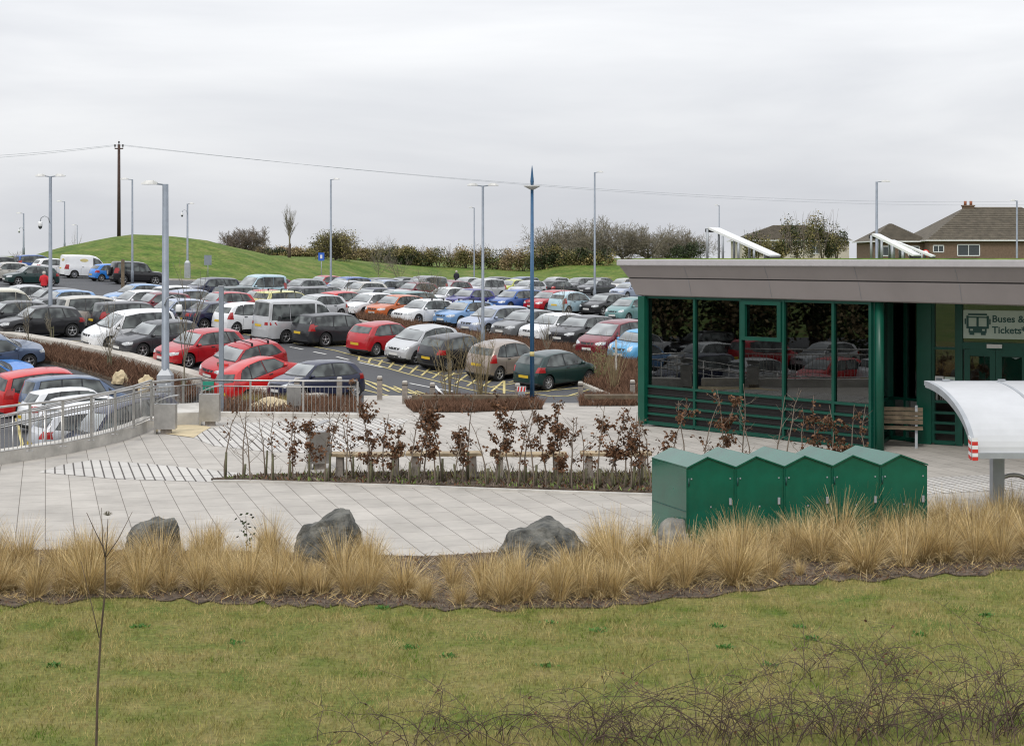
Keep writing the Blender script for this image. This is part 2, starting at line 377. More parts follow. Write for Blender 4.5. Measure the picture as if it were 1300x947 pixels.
# slotted paving bands
for k,px in enumerate([[(48,600),(80,590),(118,585),(200,590),(310,603),(352,611),(270,613),(150,610)],
    [(246,556),(262,546),(300,538),(420,531),(520,533),(500,545),(470,562),(430,578),(340,574),(270,567)],
    [(1100,611),(1178,608),(1330,600),(1330,620),(1178,629),(1100,629)]]):
    struct(drape('slotted_paving',[tuple(P(x,y)[:2]) for x,y in px],Hp,.006+.004*0,M['slab'],2.0))
struct(drape('tactile_paving',[tuple(P(x,y)[:2]) for x,y in [(200,541),(225,540),(256,541),(268,543),(246,556),(205,551)]],Hp,.012,M['ochre'],2.0))
# kerbs
def strip(name,pts,w,h,mt,fn,off=0.0,thing_tag=None,depth=.3):
    mb=MB(); q=[]
    for i in range(len(pts)-1):
        a,b=Vector(pts[i][:2]),Vector(pts[i+1][:2]); n=max(1,int((b-a).length/1.0))
        for k in range(n): q.append(a.lerp(b,k/n))
    q.append(Vector(pts[-1][:2])); L=[];R=[]
    for i,p in enumerate(q):
        d=(q[min(i+1,len(q)-1)]-q[max(0,i-1)]).normalized(); nn=Vector((-d.y,d.x)); z=fn(p.x,p.y)+off
        a=p+nn*w/2; b=p-nn*w/2
        L.append([(a.x,a.y,z-depth),(a.x,a.y,z+h),(b.x,b.y,z+h),(b.x,b.y,z-depth)])
    base=0; vs=[v for r in L for v in r]; fs=[]
    for i in range(len(L)-1):
        for j in range(3): fs.append((i*4+j,i*4+j+1,(i+1)*4+j+1,(i+1)*4+j))
    fs.append((0,3,2,1)[::-1]); e=(len(L)-1)*4; fs.append((e,e+3,e+2,e+1))
    mb.add(vs,fs); o=mb.build(name,mt,recalc=True); return o
kw=[A(x,y) for x,y in [(-60,421),(0,427),(50,434),(100,443),(150,454),(200,469),(250,483),(290,491),(330,498),(370,505),(405,508)]]
tag(strip('low_wall',kw,.85,.22,M['kerb'],Hb),'long low pale concrete edging wall curving down past the brown sloping bed','wall')
for pts in ([(-75,148),(-30,139),(-25,141),(-21,150),(-14,178),(-8,188),(30,188)],):
    struct(strip('kerb',pts,.3,.02,M['kerb'],Hb))
struct(strip('kerb',[tuple(A(x,y)) for x,y in [(452,406),(520,421),(600,447),(700,471),(742,488),(765,498),(840,513)]],.2,.03,M['kerb'],Hb))
struct(strip('kerb',[tuple(A(x,y)) for x,y in [(452,397),(560,419),(650,432),(740,444),(830,457)]],.2,.03,M['kerb'],Hb))
struct(strip('kerb',[tuple(P(x,y)) for x,y in [(462,503),(520,503),(660,513),(740,513),(815,516)]],.25,.015,M['kerb'],Hp))
struct(strip('kerb',[tuple(P(x,y)) for x,y in [(270,613),(330,613),(450,617),(650,624),(828,630),(1120,635)]],.14,.04,M['concrete'],Hp))
struct(strip('kerb',[tuple(P(x,y)) for x,y in [(256,528),(330,529),(400,530),(475,531)]],.35,.12,M['concrete'],Hp))
tag(strip('upstand_wall',[tuple(P(x,y)) for x,y in [(-640,645),(-300,628),(-90,603),(38,583),(80,576),(116,568),(146,560),(170,552),(192,542)]],.38,.28,M['concrete'],Hp),'pale stained concrete upstand under the sloping steel railing','wall')
# paint
def paint(pts,w,mt,off=.016,name='bay_marking',step=.5):
    mb=MB()
    for seg in pts:
        a,b=Vector(seg[0][:2]),Vector(seg[1][:2]); n=max(1,int((b-a).length/step)); d=(b-a).normalized(); nn=Vector((-d.y,d.x))*w/2
        for k in range(n):
            p=a.lerp(b,k/n); q=a.lerp(b,(k+1)/n)
            mb.add([(p.x-nn.x,p.y-nn.y,Ha(p.x-nn.x,p.y-nn.y)+off),(q.x-nn.x,q.y-nn.y,Ha(q.x-nn.x,q.y-nn.y)+off),(q.x+nn.x,q.y+nn.y,Ha(q.x+nn.x,q.y+nn.y)+off),(p.x+nn.x,p.y+nn.y,Ha(p.x+nn.x,p.y+nn.y)+off)],[(0,1,2,3)])
    return struct(mb.build(name,mt))
def AA(*l): return [(A(*l[i]),A(*l[i+1])) for i in range(len(l)-1)]
yl=AA((302,420),(440,446),(560,474),(640,492),(700,500))+AA((455,455),(520,472),(600,492),(665,503))
yl+=AA((700,500),(770,498))
a0,a1=A(455,455),A(640,497); b0,b1=A(440,446),A(640,480)
for k in range(14):
    t=k/13; yl.append((Vector(a0).lerp(a1,t),Vector(b0).lerp(b1,min(1,t+.09))))
for k in range(6):
    t=k/5; yl.append((Vector(A(600,470)).lerp(A(720,500),t),Vector(A(640,462)).lerp(A(760,488),t)))
for x,y,x2,y2 in [(440,437,390,430),(455,446,520,446),(470,452,550,449),(540,470,600,462),(385,428,440,428),(400,437,470,436),(345,420,400,419),(62,440,10,435),(105,433,165,431),(245,452,300,446),(170,452,230,449),(60,430,140,430),(565,474,625,467),(625,488,700,476),(655,497,750,488)]:
    yl+=AA((x,y),(x2,y2))
# zig-zag by the near kerb
for k in range(6):
    x=458+k*14; yl+=AA((x,480+k*2.6),(x+22,492+k*1.6))
yl+=AA((455,478),(540,500))+AA((455,490),(505,502))
# lower bays
yl+=AA((0,520),(20,524),(28,560),(10,600))+AA((0,505),(60,512))+AA((0,512),(60,520))+AA((40,565),(90,552))+AA((250,476),(300,470))+AA((225,480),(290,482))
paint(yl,.10,M['yellow'])
paint(AA((368,438),(385,441.5))+AA((398,444),(414,447.5))+AA((427,450),(443,454))+AA((456,457),(485,464))+AA((520,484),(575,494))+AA((552,486),(562,498)),.12,M['white_line'],name='lane_marking')
struct(drape('blue_bay',[tuple(A(x,y)[:2]) for x,y in [(-60,592),(0,586),(60,578),(60,592),(-60,606)]],Ha,.012,M['blue_paint'],1.0))
# lamp posts etc
def lamp(px,yt,Y,zb,kind,label,r=.075,arm=.75,cctv=False,box=False,sign=None,fn=None):
    X=W(px,Y); zt=Zat(yt,Y); zb=(fn or Hg)(X,Y)-.12 if zb is None else zb
    t=thing('lamp_post',label,'lamp post',(X,Y,zb),group='grey lamp posts'); h=zt-zb
    m=MB(); m.tube([(0,0,0),(0,0,1.1),(0,0,1.2),(0,0,h)],[r*1.35,r*1.35,r,r*.72],12); m.box((0,0,.02),(.4,.4,.04)); m.build('pole',M['galv'],t)
    if box:
        bh=1.5 if box is True else box; m=MB(); m.box((0,0,bh/2),(.5,.45,bh),top=.92); m.box((0,0,bh+.1),(.44,.4,.2),top=.45); m.box((0,-.23,bh-.75),(.3,.02,.9)); m.build('cabinet',M['galvl'],t)
    for s in ({'L':(-1,),'R':(1,),'D':(-1,1)}[kind]):
        m=MB(); m.bar((0,0,h-.03),(s*arm*.4,0,h+.01),.05); m.build('arm',M['galv'],t)
        m=MB(); x0=s*arm*.33; x1=s*arm
        prof=[(x0,.05,.06),(x0+(x1-x0)*.25,.14,.12),(x0+(x1-x0)*.7,.16,.11),(x1,.09,.04)]
        vs=[];
        for x,wd,th in prof: vs+=[(x,-wd,h-.01),(x,wd,h-.01),(x,wd*.7,h+th),(x,-wd*.7,h+th)]
        fs=[]
        for i in range(3):
            for j in range(4): fs.append((i*4+j,i*4+(j+1)%4,(i+1)*4+(j+1)%4,(i+1)*4+j))
        fs+=[(0,1,2,3),(12,13,14,15)]
        m.add(vs,fs); m.build('lantern',M['lamphead'],t,recalc=True)
    if cctv:
        cz=h-cctv[1]; sd=cctv[0]; c=thing('security_camera','white dome camera hanging from the '+{64:'twin-headed lamp post at far left',210:'nearest lamp post',238:'cabinet lamp post on the mound',30:'far left lamp post'}[px],'camera',(X,Y,zb),group='dome cameras on lamp posts')
        m=MB(); pts=[(0,-r,cz-.3)]+[(sd*.42*math.sin(a)*.5+sd*.21*(1-math.cos(a))*1.0,-r,cz-.3+.3*math.sin(a)) for a in [PI*k/8 for k in range(1,8)]]
        pts=[(0,-r-.02,cz-.25),(sd*.08,-r-.02,cz-.02),(sd*.25,-r-.02,cz+.06),(sd*.42,-r-.02,cz-.03),(sd*.46,-r-.02,cz-.22)]
        m.tube(pts,.022,8); m.build('arm',M['galvl'],c)
        m=MB(); m.lathe([(.0,.0),(.09,-.02),(.11,-.1),(.11,-.22),(.1,-.24)],(sd*.46,-r-.02,cz-.2),12); m.build('housing',M['white'],c)
        m=MB(); m.lathe([(.1,-.24),(.09,-.31),(.05,-.37),(0,-.385)],(sd*.46,-r-.02,cz-.2),12); m.build('dome',M['carglass'],c)
    return t
lamp(64,224,77,None,'D','tall grey post with two lamp heads above the dark hatchback at far left',.1,.72,cctv=(-1,2.0))
t1=lamp(210,234,50,-1.55,'L','nearest grey lamp post with one long lamp head and a green 1 plate',.13,.75,cctv=(1,3.6),box=2.25)
lamp(168,228,125,None,'L','tall grey lamp post in front of the black off-roader and mound',.09,.95)
lamp(238,259,142,None,'R','grey lamp post with an equipment cabinet at the foot of the mound',.1,.6,cctv=(-1,.6),box=True)
lamp(30,271,175,None,'L','small far lamp post at the left edge beyond the parked cars',.1,.8,cctv=(-1,1.6))
lamp(82,256,172,None,'L','thin far lamp post just right of the twin-headed post at the left',.08,.9)
lamp(98,286,240,None,'L','farthest short lamp post left of the timber pole',.07,.8)
lamp(420,228,124,None,'R','tall lone lamp post right of the mound with its head to the right',.09,.7)
lamp(613,236,72,None,'D','tall central post with two lamp heads left of the blue column',.075,.72)
lamp(602,264,154,None,'L','far thin lamp post just left of the central twin-headed post',.075,.5)
lamp(755,219,124,None,'R','tall lamp post before the bare trees left of the glass building',.09,.7)
lamp(913,261,190,None,'L','lamp post left of the tilted white roof panels',.08,.55)
lamp(1113,231,110,None,'R','tall lamp post rising behind the building roof near the bungalow',.11,.95)
lamp(1291,255,150,None,'L','lamp post at the right edge in front of the bungalow',.1,.6)
# green number plate on nearest post
Xp=W(210,50); 
m=MB(); m.box((0,0,0),(.3,.02,.34)); pl=m.build('number_plate',M['signgreen'],t1); pl.location=(.07,-.19,Zat(451,50)+.55)
def text(body,size,loc,rot,mt,parent,name,ext=.004,align='CENTER'):
    cu=bpy.data.curves.new(name,'FONT'); cu.body=body; cu.size=size; cu.align_x=align; cu.extrude=ext; cu.offset=.004*size/.2; cu.resolution_u=4
    tmp=bpy.data.objects.new('tmp_text',cu); COL.objects.link(tmp); bpy.context.view_layer.update()
    me=bpy.data.meshes.new_from_object(tmp.evaluated_get(bpy.context.evaluated_depsgraph_get())); bpy.data.objects.remove(tmp)
    me.materials.clear(); me.materials.append(mt); o=link(name,me,parent); o.location=loc; o.rotation_euler=rot; return o
o=text('1',.32,(0,-.018,-.11),(PI/2,0,0),M['white'],pl,'digit')
# blue column
X,Y=W(675.5,51),51.0; zb=Hp(X,Y); t=thing('blue_column','slender dark blue column with disc and pointed spire by the timber bench','lamp column',(X,Y,zb)); h=Zat(210,Y)-zb; hd=Zat(238,Y)-zb
m=MB(); m.tube([(0,0,0),(0,0,hd)],[.078,.05],14); m.box((0,0,.02),(.36,.36,.04)); m.build('pole',M['bluepost'],t)
m=MB(); m.lathe([(.05,-.08),(.10,-.06),(.19,-.01),(.27,.03),(.27,.05),(.1,.06),(.0,.06)],(0,0,hd),20); m.build('lamp_disc',M['lamphead'],t)
m=MB(); m.tube([(0,0,hd+.07),(0,0,hd+.2),(0,0,h-.1),(0,0,h)],[.05,.06,.02,.004],10); m.build('spire',M['bluepost'],t)
m=MB(); 
m.tube([(0,0,1.55),(0,0,1.70)],[.076,.076],14); m.build('reflective_band',M['yellow'],t)
# bare steel post
X,Y=W(281,47),47.; zb=Hb(X,Y); t=thing('steel_post','plain grey steel post in the bed behind the right railing','post',(X,Y,zb)); h=Zat(364,Y)-zb
m=MB(); m.box((0,0,h/2),(.13,.13,h)); m.build('shaft',M['galv'],t); m=MB(); m.box((0,0,h+.015),(.15,.15,.03)); m.box((0,0,.02),(.3,.3,.04)); m.build('cap_and_base',M['galvl'],t)
# timber pole and wires
X,Y=W(151,168),168.; zb=Hg(X,Y)-.2; zt=Zat(180,Y); t=thing('utility_pole','tall dark timber power pole standing on top of the grass mound','pole',(X,Y,zb)); h=zt-zb
m=MB(); m.tube([(0,0,0),(0,0,h-.3)],[.2,.14],10); m.build('shaft',M['pole'],t)
m=MB(); m.bar((-.45,0,h-.75),(.45,0,h-.75),.12); m.build('crossarm',M['pole'],t)
for dx,dz in((-.42,-.35),(0,0),(.42,-.35)):
    m=MB(); m.lathe([(.03,-.35),(.03,-.22),(.09,-.2),(.06,-.13),(.1,-.1),(.07,-.03),(.1,0),(.05,.05),(0,.05)],(dx,0,h+dz),8); m.build('insulator',M['black'],t)
for k,(dx,dz) in enumerate(((-.42,-.35),(.42,-.35))):
    a=Vector((X+dx,Y,zt+dz)); m=MB()
    b=Vector((W(1500,330),330,Zat(246+k*5,330))); c=Vector((W(-260,190),190,Zat(201+k*6,190)))
    pts=[a.lerp(b,i/40)+Vector((0,0,-9*4*(i/40)*(1-i/40)*.4)) for i in range(41)]
    pts=[c.lerp(a,i/20)+Vector((0,0,-1.2*4*(i/20)*(1-i/20)*.6)) for i in range(20)]+pts
    m.tube(pts,.016,4); tag(m.build('power_line',M['galv']),('upper' if k==0 else 'lower')+' thin overhead power cable strung from the timber pole','cable','overhead cables')
# ---------------------------------------------------------------- cars
PAINT={}
def paintmat(name,c,metal=.0):
    if name not in PAINT: PAINT[name]=mat('paint_'+name.replace(' ','_'),c,.28,metal,var=.08,scale=1.2,coat=.6,detail=6)
    return PAINT[name]
for n,c,mt_ in [('black',(.008,.008,.010),0),('charcoal',(.022,.023,.026),.1),('dark grey',(.05,.052,.058),.2),('grey',(.20,.205,.21),.3),('silver',(.50,.51,.52),.25),('silver beige',(.50,.48,.43),.2),('beige',(.30,.25,.21),.35),('white',(.72,.73,.74),0),('cream',(.62,.6,.5),0),('red',(.40,.008,.014),0),('bright red',(.52,.012,.012),0),('maroon',(.17,.012,.022),.1),('orange',(.52,.12,.025),.1),('navy',(.01,.014,.045),.1),('blue',(.03,.10,.34),.2),('bright blue',(.03,.2,.6),.1),('light blue',(.17,.32,.56),.25),('sky blue',(.10,.36,.62),.1),('pale blue',(.38,.52,.58),.1),('silver blue',(.34,.39,.50),.2),('indigo',(.04,.035,.2),.1),('dark green',(.004,.028,.026),.1),('teal',(.14,.27,.27),.25),('lime',(.52,.56,.10),0),('yellow',(.62,.58,.22),0),('slate blue',(.09,.13,.21),.3)]:
    paintmat(n,c,mt_)
# spec: L,W,H, top profile (x from front as fraction of L, z fraction of H), belt heights, wheels, windows
SPEC={
 'hatchback':dict(L=4.1,W=1.71,H=1.44,top=[(0,.42),(.012,.49),(.05,.535),(.12,.585),(.22,.635),(.27,.665),(.40,.945),(.46,.985),(.56,1.0),(.70,.99),(.83,.95),(.87,.93),(.945,.70),(.965,.64),(.985,.60),(.995,.5),(1,.42)],belt=[(0,.42),(.05,.52),(.25,.63),(.6,.655),(.95,.68),(.97,.62),(1,.42)],sc=(.265,.41),rw=(.865,.945),wf=.205,wr=.81,R=0.326,side=[(.30,.665,.415,.92,.535,.945,.535,.665),(.55,.665,.55,.945,.69,.94,.72,.665),(.735,.67,.705,.935,.80,.905,.865,.72)]),
 'small hatchback':dict(L=3.78,W=1.64,H=1.42,top=[(0,.40),(.012,.48),(.05,.54),(.12,.60),(.20,.65),(.235,.675),(.38,.945),(.45,.99),(.56,1.0),(.70,.985),(.82,.95),(.85,.925),(.95,.70),(.972,.62),(.99,.55),(1,.42)],belt=[(0,.40),(.05,.53),(.22,.64),(.6,.66),(.95,.68),(.975,.6),(1,.42)],sc=(.23,.39),rw=(.845,.95),wf=.19,wr=.83,R=0.304,side=[(.275,.67,.40,.92,.565,.945,.565,.665),(.585,.665,.585,.945,.76,.925,.86,.70,.78,.67)]),
 'city car':dict(L=3.68,W=1.66,H=1.52,top=[(0,.36),(.012,.46),(.05,.53),(.12,.60),(.18,.645),(.21,.67),(.35,.92),(.42,.975),(.55,1.0),(.70,.985),(.84,.92),(.88,.88),(.955,.68),(.975,.6),(.99,.52),(1,.40)],belt=[(0,.36),(.05,.52),(.2,.63),(.6,.645),(.95,.66),(.975,.58),(1,.40)],sc=(.205,.36),rw=(.865,.955),wf=.18,wr=.83,R=0.304,side=[(.255,.655,.37,.88,.52,.945,.52,.65),(.54,.65,.54,.945,.69,.94,.72,.65),(.735,.655,.705,.935,.79,.90,.86,.70)]),
 'saloon':dict(L=4.5,W=1.75,H=1.42,top=[(0,.40),(.012,.49),(.05,.55),(.12,.60),(.22,.65),(.28,.68),(.40,.95),(.46,.99),(.55,1.0),(.66,.985),(.70,.965),(.80,.75),(.83,.72),(.93,.715),(.975,.69),(.99,.60),(1,.42)],belt=[(0,.40),(.05,.53),(.28,.65),(.6,.67),(.85,.69),(.97,.67),(1,.42)],sc=(.275,.41),rw=(.695,.80),wf=.195,wr=.79,R=0.326,side=[(.31,.68,.42,.92,.52,.945,.52,.675),(.535,.675,.535,.945,.66,.93,.70,.68),(.71,.685,.675,.925,.70,.90,.765,.72)]),
 'estate car':dict(L=4.6,W=1.75,H=1.49,top=[(0,.40),(.012,.47),(.05,.53),(.12,.58),(.22,.63),(.26,.655),(.375,.93),(.43,.975),(.55,1.0),(.75,.99),(.90,.965),(.92,.94),(.975,.70),(.985,.62),(.995,.52),(1,.42)],belt=[(0,.40),(.05,.52),(.26,.62),(.6,.645),(.95,.665),(.98,.6),(1,.42)],sc=(.255,.385),rw=(.915,.975),wf=.19,wr=.77,R=0.336,side=[(.285,.65,.395,.90,.495,.935,.495,.645),(.51,.645,.51,.94,.64,.94,.67,.65),(.685,.65,.655,.94,.865,.92,.905,.69)]),
 'people carrier':dict(L=4.3,W=1.78,H=1.65,top=[(0,.36),(.012,.44),(.05,.50),(.12,.56),(.17,.60),(.20,.625),(.36,.92),(.42,.97),(.55,1.0),(.75,.995),(.90,.96),(.925,.93),(.98,.64),(.988,.56),(.995,.48),(1,.38)],belt=[(0,.36),(.05,.49),(.2,.59),(.6,.615),(.95,.63),(.985,.55),(1,.38)],sc=(.195,.37),rw=(.92,.978),wf=.185,wr=.80,R=0.336,side=[(.245,.62,.30,.72,.30,.62),(.315,.62,.38,.88,.52,.935,.52,.615),(.535,.615,.535,.94,.69,.94,.70,.62),(.715,.62,.705,.94,.87,.91,.91,.66)]),
 'off-roader':dict(L=4.35,W=1.82,H=1.80,top=[(0,.42),(.01,.50),(.05,.56),(.12,.585),(.22,.60),(.265,.62),(.35,.90),(.40,.965),(.52,1.0),(.75,1.0),(.93,.975),(.95,.94),(.985,.64),(.992,.56),(.997,.48),(1,.36)],belt=[(0,.42),(.05,.53),(.26,.59),(.6,.605),(.95,.62),(.99,.55),(1,.36)],sc=(.262,.36),rw=(.945,.985),wf=.20,wr=.80,R=0.389,z0=.33,side=[(.295,.61,.37,.88,.49,.93,.49,.60),(.505,.60,.505,.935,.645,.935,.645,.605),(.665,.61,.665,.935,.89,.91,.92,.63)]),
 'panel van':dict(L=4.45,W=1.82,H=1.92,top=[(0,.33),(.01,.40),(.05,.46),(.11,.50),(.15,.53),(.18,.56),(.31,.90),(.36,.965),(.45,1.0),(.75,1.0),(.95,.985),(.975,.96),(.992,.60),(.996,.5),(1,.34)],belt=[(0,.33),(.05,.46),(.18,.54),(.6,.56),(.95,.58),(.99,.5),(1,.34)],sc=(.175,.32),rw=(.972,.988),wf=.17,wr=.78,R=0.336,side=[(.215,.56,.30,.82,.42,.90,.42,.555)]),
 'small van':dict(L=4.15,W=1.72,H=1.80,top=[(0,.33),(.01,.42),(.05,.48),(.12,.53),(.18,.56),(.215,.585),(.34,.90),(.39,.965),(.48,1.0),(.75,1.0),(.93,.985),(.96,.96),(.99,.60),(.995,.5),(1,.34)],belt=[(0,.33),(.05,.47),(.2,.56),(.6,.575),(.95,.59),(.99,.5),(1,.34)],sc=(.21,.35),rw=(.955,.985),wf=.18,wr=.80,R=0.326,side=[(.25,.585,.34,.84,.45,.90,.45,.575),(.47,.575,.47,.905,.65,.905,.65,.58),(.67,.58,.67,.905,.88,.90,.91,.60)]),
 'camper van':dict(L=4.55,W=1.70,H=2.02,top=[(0,.33),(.008,.40),(.03,.46),(.07,.50),(.10,.53),(.12,.55),(.26,.90),(.31,.96),(.38,.99),(.6,1.0),(.93,.995),(.96,.97),(.985,.60),(.993,.5),(1,.32)],belt=[(0,.33),(.03,.46),(.12,.53),(.6,.55),(.95,.56),(.99,.5),(1,.32)],sc=(.118,.27),rw=(.957,.983),wf=.18,wr=.76,R=0.326,side=[(.165,.56,.25,.84,.36,.89,.36,.55),(.40,.55,.40,.90,.70,.90,.70,.55),(.72,.55,.72,.90,.91,.90,.93,.57)]),
 'retro mini':dict(L=3.63,W=1.69,H=1.41,top=[(0,.42),(.015,.52),(.05,.58),(.12,.62),(.20,.65),(.25,.68),(.34,.93),(.40,.985),(.55,1.0),(.75,.985),(.88,.95),(.90,.92),(.96,.70),(.975,.62),(.99,.55),(1,.42)],belt=[(0,.42),(.05,.56),(.25,.66),(.6,.68),(.95,.70),(.975,.6),(1,.42)],sc=(.245,.35),rw=(.895,.96),wf=.19,wr=.84,R=0.315,side=[(.275,.69,.35,.92,.57,.94,.57,.685),(.59,.685,.59,.94,.82,.91,.86,.71)]),
}
def make_car(kind,bars=False):
    S=SPEC[kind]; L,Wd,H=S['L'],S['W'],S['H']; hw=Wd/2; R=S['R']; z0=S.get('z0',.20)
    X=lambda f:(.5-f)*L
    xf,xr=X(S['wf']),X(S['wr']); ar=R+.055
    xs=set()
    for f in [0,.004,.012,.025,.05,.08,.12,.16,.2,.24,.28,.33,.38,.43,.48,.53,.58,.63,.68,.73,.78,.82,.86,.90,.93,.955,.975,.988,.996,1]: xs.add(round(X(f),4))
    for f,_ in S['top']: xs.add(round(X(f),4))
    for xc in(xf,xr):
        for k in range(11): xs.add(round(xc+ar*math.cos(PI*k/10),4))
        xs.add(round(xc+ar+.01,4)); xs.add(round(xc-ar-.01,4))
    xs=sorted(xs,reverse=True)
    q=[xs[0]]
    for x in xs[1:]:
        if q[-1]-x>.012: q.append(x)
    xs=q
    def topz(x):
        f=.5-x/L; return interp(f,S['top'])*H
    def beltz(x):
        f=.5-x/L; return interp(f,S['belt'])*H
    def hwid(x):
        u=L/2-abs(x); w=hw
        if u<.75: w*=1-.17*((.75-u)/.75)**2.4
        return w
    def arch(x):
        z=0
        for xc in(xf,xr):
            d=abs(x-xc)
            if d<ar: z=max(z,R+math.sqrt(ar*ar-d*d))
        return z
    rings=[]
    for x in xs:
        w=hwid(x); zt=topz(x); zb=min(beltz(x),zt-.012); e=L/2-abs(x)
        zl=z0+max(0,(.10-e))*.6; a=arch(x); zlow=max(zl,a)
        hgt=max(0,zt-zb); cab=hgt/(H-zb) if H>zb else 0
        yb=.945*w; yr=(.70 if kind not in('panel van','small van','camper van','off-roader') else .80)*hw
        def yt(z): 
            t=max(0,(z-zb)/max(.01,(H-zb))); return yb-(yb-min(yr,yb))*t**1.12
        rr=min(.075,hgt*.4)
        mids=[(w*.9,zlow),(w*.985,max(zl+.06,a)),(w,max(zl+.2,a)),(w*1.0,max(lerp(zl,zb,.62),a)),(w*.99,max(zb-.075,a)) ,(yb+ (w-yb)*.25,zb)]
        r=list(mids)
        for t in(.33,.66,1): z=zb+(hgt-rr)*t; r.append((yt(z),z))
        ye=yt(zt-rr); cr=.035+.02*cab
        r+= [(ye-.022,zt-rr*.35),(ye*.93-.02,zt-.004),(ye*.6,zt+cr*.55),(ye*.28,zt+cr*.9),(0,zt+cr)]
        bow=.17*max(0,1-e/.7)**1.3*(1 if x>0 else -1)
        rings.append([(x-bow*(y/hw)**2*1.1,y,z) for y,z in r])
    n=len(rings[0]); m=MB()
    vs=[]
    for r in rings: vs+= r+[(p[0],-p[1],p[2]) for p in r[:-1][::-1]]
    k=2*n-1; fs=[];mi=[]
    for i in range(len(rings)-1):
        for j in range(k-1): fs.append((i*k+j,i*k+j+1,(i+1)*k+j+1,(i+1)*k+j))
    b=len(m.v); m.v.extend(vs)
    for f in fs:
        jj=f[0]%k; z=max(vs[v][2] for v in f); lowp = z<z0+.14 and (jj<2 or jj>=k-3)
        m.f.append(f); m.m.append(1 if lowp else 0); m.smooth.append(True)
    for e,ri in((0,0),(1,len(rings)-1)):
        r=rings[ri]; c=[]
        for j in range(n-1):
            row=[]
            for t in(1,.6,.2,-.2,-.6,-1):
                p=r[j]; y=p[1]*t; base=p[0]+(.19*(p[1]/hw)**2*(1 if e==0 else -1)); row.append((base-.19*(y/hw)**2*(1 if e==0 else -1),y,p[2]))
            c.append(row)
        bb=len(m.v)
        for row in c: m.v.extend(row)
        m.v.append(r[-1]); 
        for j in range(n-2):
            for t in range(5):
                f=(bb+j*6+t,bb+j*6+t+1,bb+(j+1)*6+t+1,bb+(j+1)*6+t)
                m.f.append(f if e==1 else f[::-1]); m.m.append(1 if c[j][0][2]<z0+.1 else 0); m.smooth.append(True)
        tp=bb+(n-2)*6
        f=tuple(tp+t for t in range(6))+(bb+(n-1)*6,)
        m.f.append(f if e==1 else f[::-1]); m.m.append(0); m.smooth.append(True)
    me=m.mesh('car_body',[PAINT['grey'],M['plastic']],recalc=False)
    bm=bmesh.new(); bm.from_mesh(me); bmesh.ops.remove_doubles(bm,verts=bm.verts,dist=.0008); bmesh.ops.recalc_face_normals(bm,faces=bm.faces)
    bmesh.ops.triangulate(bm,faces=[f for f in bm.faces if len(f.verts)>4]); bm.to_mesh(me)
    tree=BVHTree.FromBMesh(bm); bm.free(); me.set_sharp_from_angle(angle=math.radians(38))
    def decal(name,polys,axis,mt,off=.006,cuts=3,sides=(1,)):
        out=[]
        bm=bmesh.new()
        for s in sides:
            for poly in polys:
                vv=[]
                for a,bz in poly:
                    if axis=='side': vv.append(bm.verts.new((a,s*3,bz)))
                    else: vv.append(bm.verts.new((4 if axis=='front' else -4,a*s,bz)))
                f=bm.faces.new(vv)
        bmesh.ops.triangulate(bm,faces=bm.faces[:])
        if cuts: bmesh.ops.subdivide_edges(bm,edges=bm.edges[:],cuts=cuts,use_grid_fill=True)
        bad=[]
        for v in bm.verts:
            d=Vector((0,-1 if v.co.y>0 else 1,0)) if axis=='side' else Vector((-1 if axis=='front' else 1,0,0))
            loc,no,_,_=tree.ray_cast(v.co,d)
            if loc is None: bad.append(v); continue
            if no.dot(d)>0: no=-no
            v.co=loc+no*off
        bmesh.ops.delete(bm,geom=bad,context='VERTS')
        for f in bm.faces:
            f.smooth=True; d=Vector((0,(1 if f.calc_center_median().y>0 else -1),0)) if axis=='side' else Vector((1 if axis=='front' else -1,0,0))
            f.normal_update()
            if f.normal.dot(d)<0: f.normal_flip()
        me=bpy.data.meshes.new(name); bm.to_mesh(me); bm.free(); me.materials.append(mt); return me
    parts=[]  # (name, mesh, subparts)
    tz=lambda f:topz(X(f))
    s0,s1=S['sc']; r0,r1=S['rw']
    zA,zB=tz(s0)+.03,tz(s1)-.01; yA,yB=.86*hw,.70*hw
    if kind in('panel van','small van','camper van','off-roader'): yB=.74*hw
    def trap(za,zb,ya,yb,k=5): return [[(-lerp(ya,yb,i/k),lerp(za,zb,i/k)),(lerp(ya,yb,i/k),lerp(za,zb,i/k)),(lerp(ya,yb,(i+1)/k),lerp(za,zb,(i+1)/k)),(-lerp(ya,yb,(i+1)/k),lerp(za,zb,(i+1)/k))] for i in range(k)]
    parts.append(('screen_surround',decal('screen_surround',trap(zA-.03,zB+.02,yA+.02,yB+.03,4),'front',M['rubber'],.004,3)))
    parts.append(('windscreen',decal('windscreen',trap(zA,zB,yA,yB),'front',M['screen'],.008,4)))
    zR0,zR1=tz(r0)-.03,tz(r1)+.03
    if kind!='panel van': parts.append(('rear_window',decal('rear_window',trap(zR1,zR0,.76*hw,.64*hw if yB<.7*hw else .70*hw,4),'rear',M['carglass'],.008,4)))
    sides=[]
    for w in S['side']:
        wl=min(w[1::2]); wh=max(w[1::2]); pts=[(X(w[i]),(w[i+1]-(.012 if w[i+1]<wl+.06 else 0)+(.014 if w[i+1]>wh-.06 else 0))*H) for i in range(0,len(w),2)]; sides.append(pts)
    if kind=='panel van': pass
    for s in(1,-1):
        for p in sides:
            cx=sum(q[0] for q in p)/len(p); cz=sum(q[1] for q in p)/len(p)
            big=[(cx+(q[0]-cx)*(1+.06/max(.2,abs(q[0]-cx))*.5),cz+(q[1]-cz)*(1+.05/max(.12,abs(q[1]-cz))*.5)) for q in p]
            parts.append(('window_seal',decal('window_seal',[big],'side',M['rubber'],.004,2,(s,))))
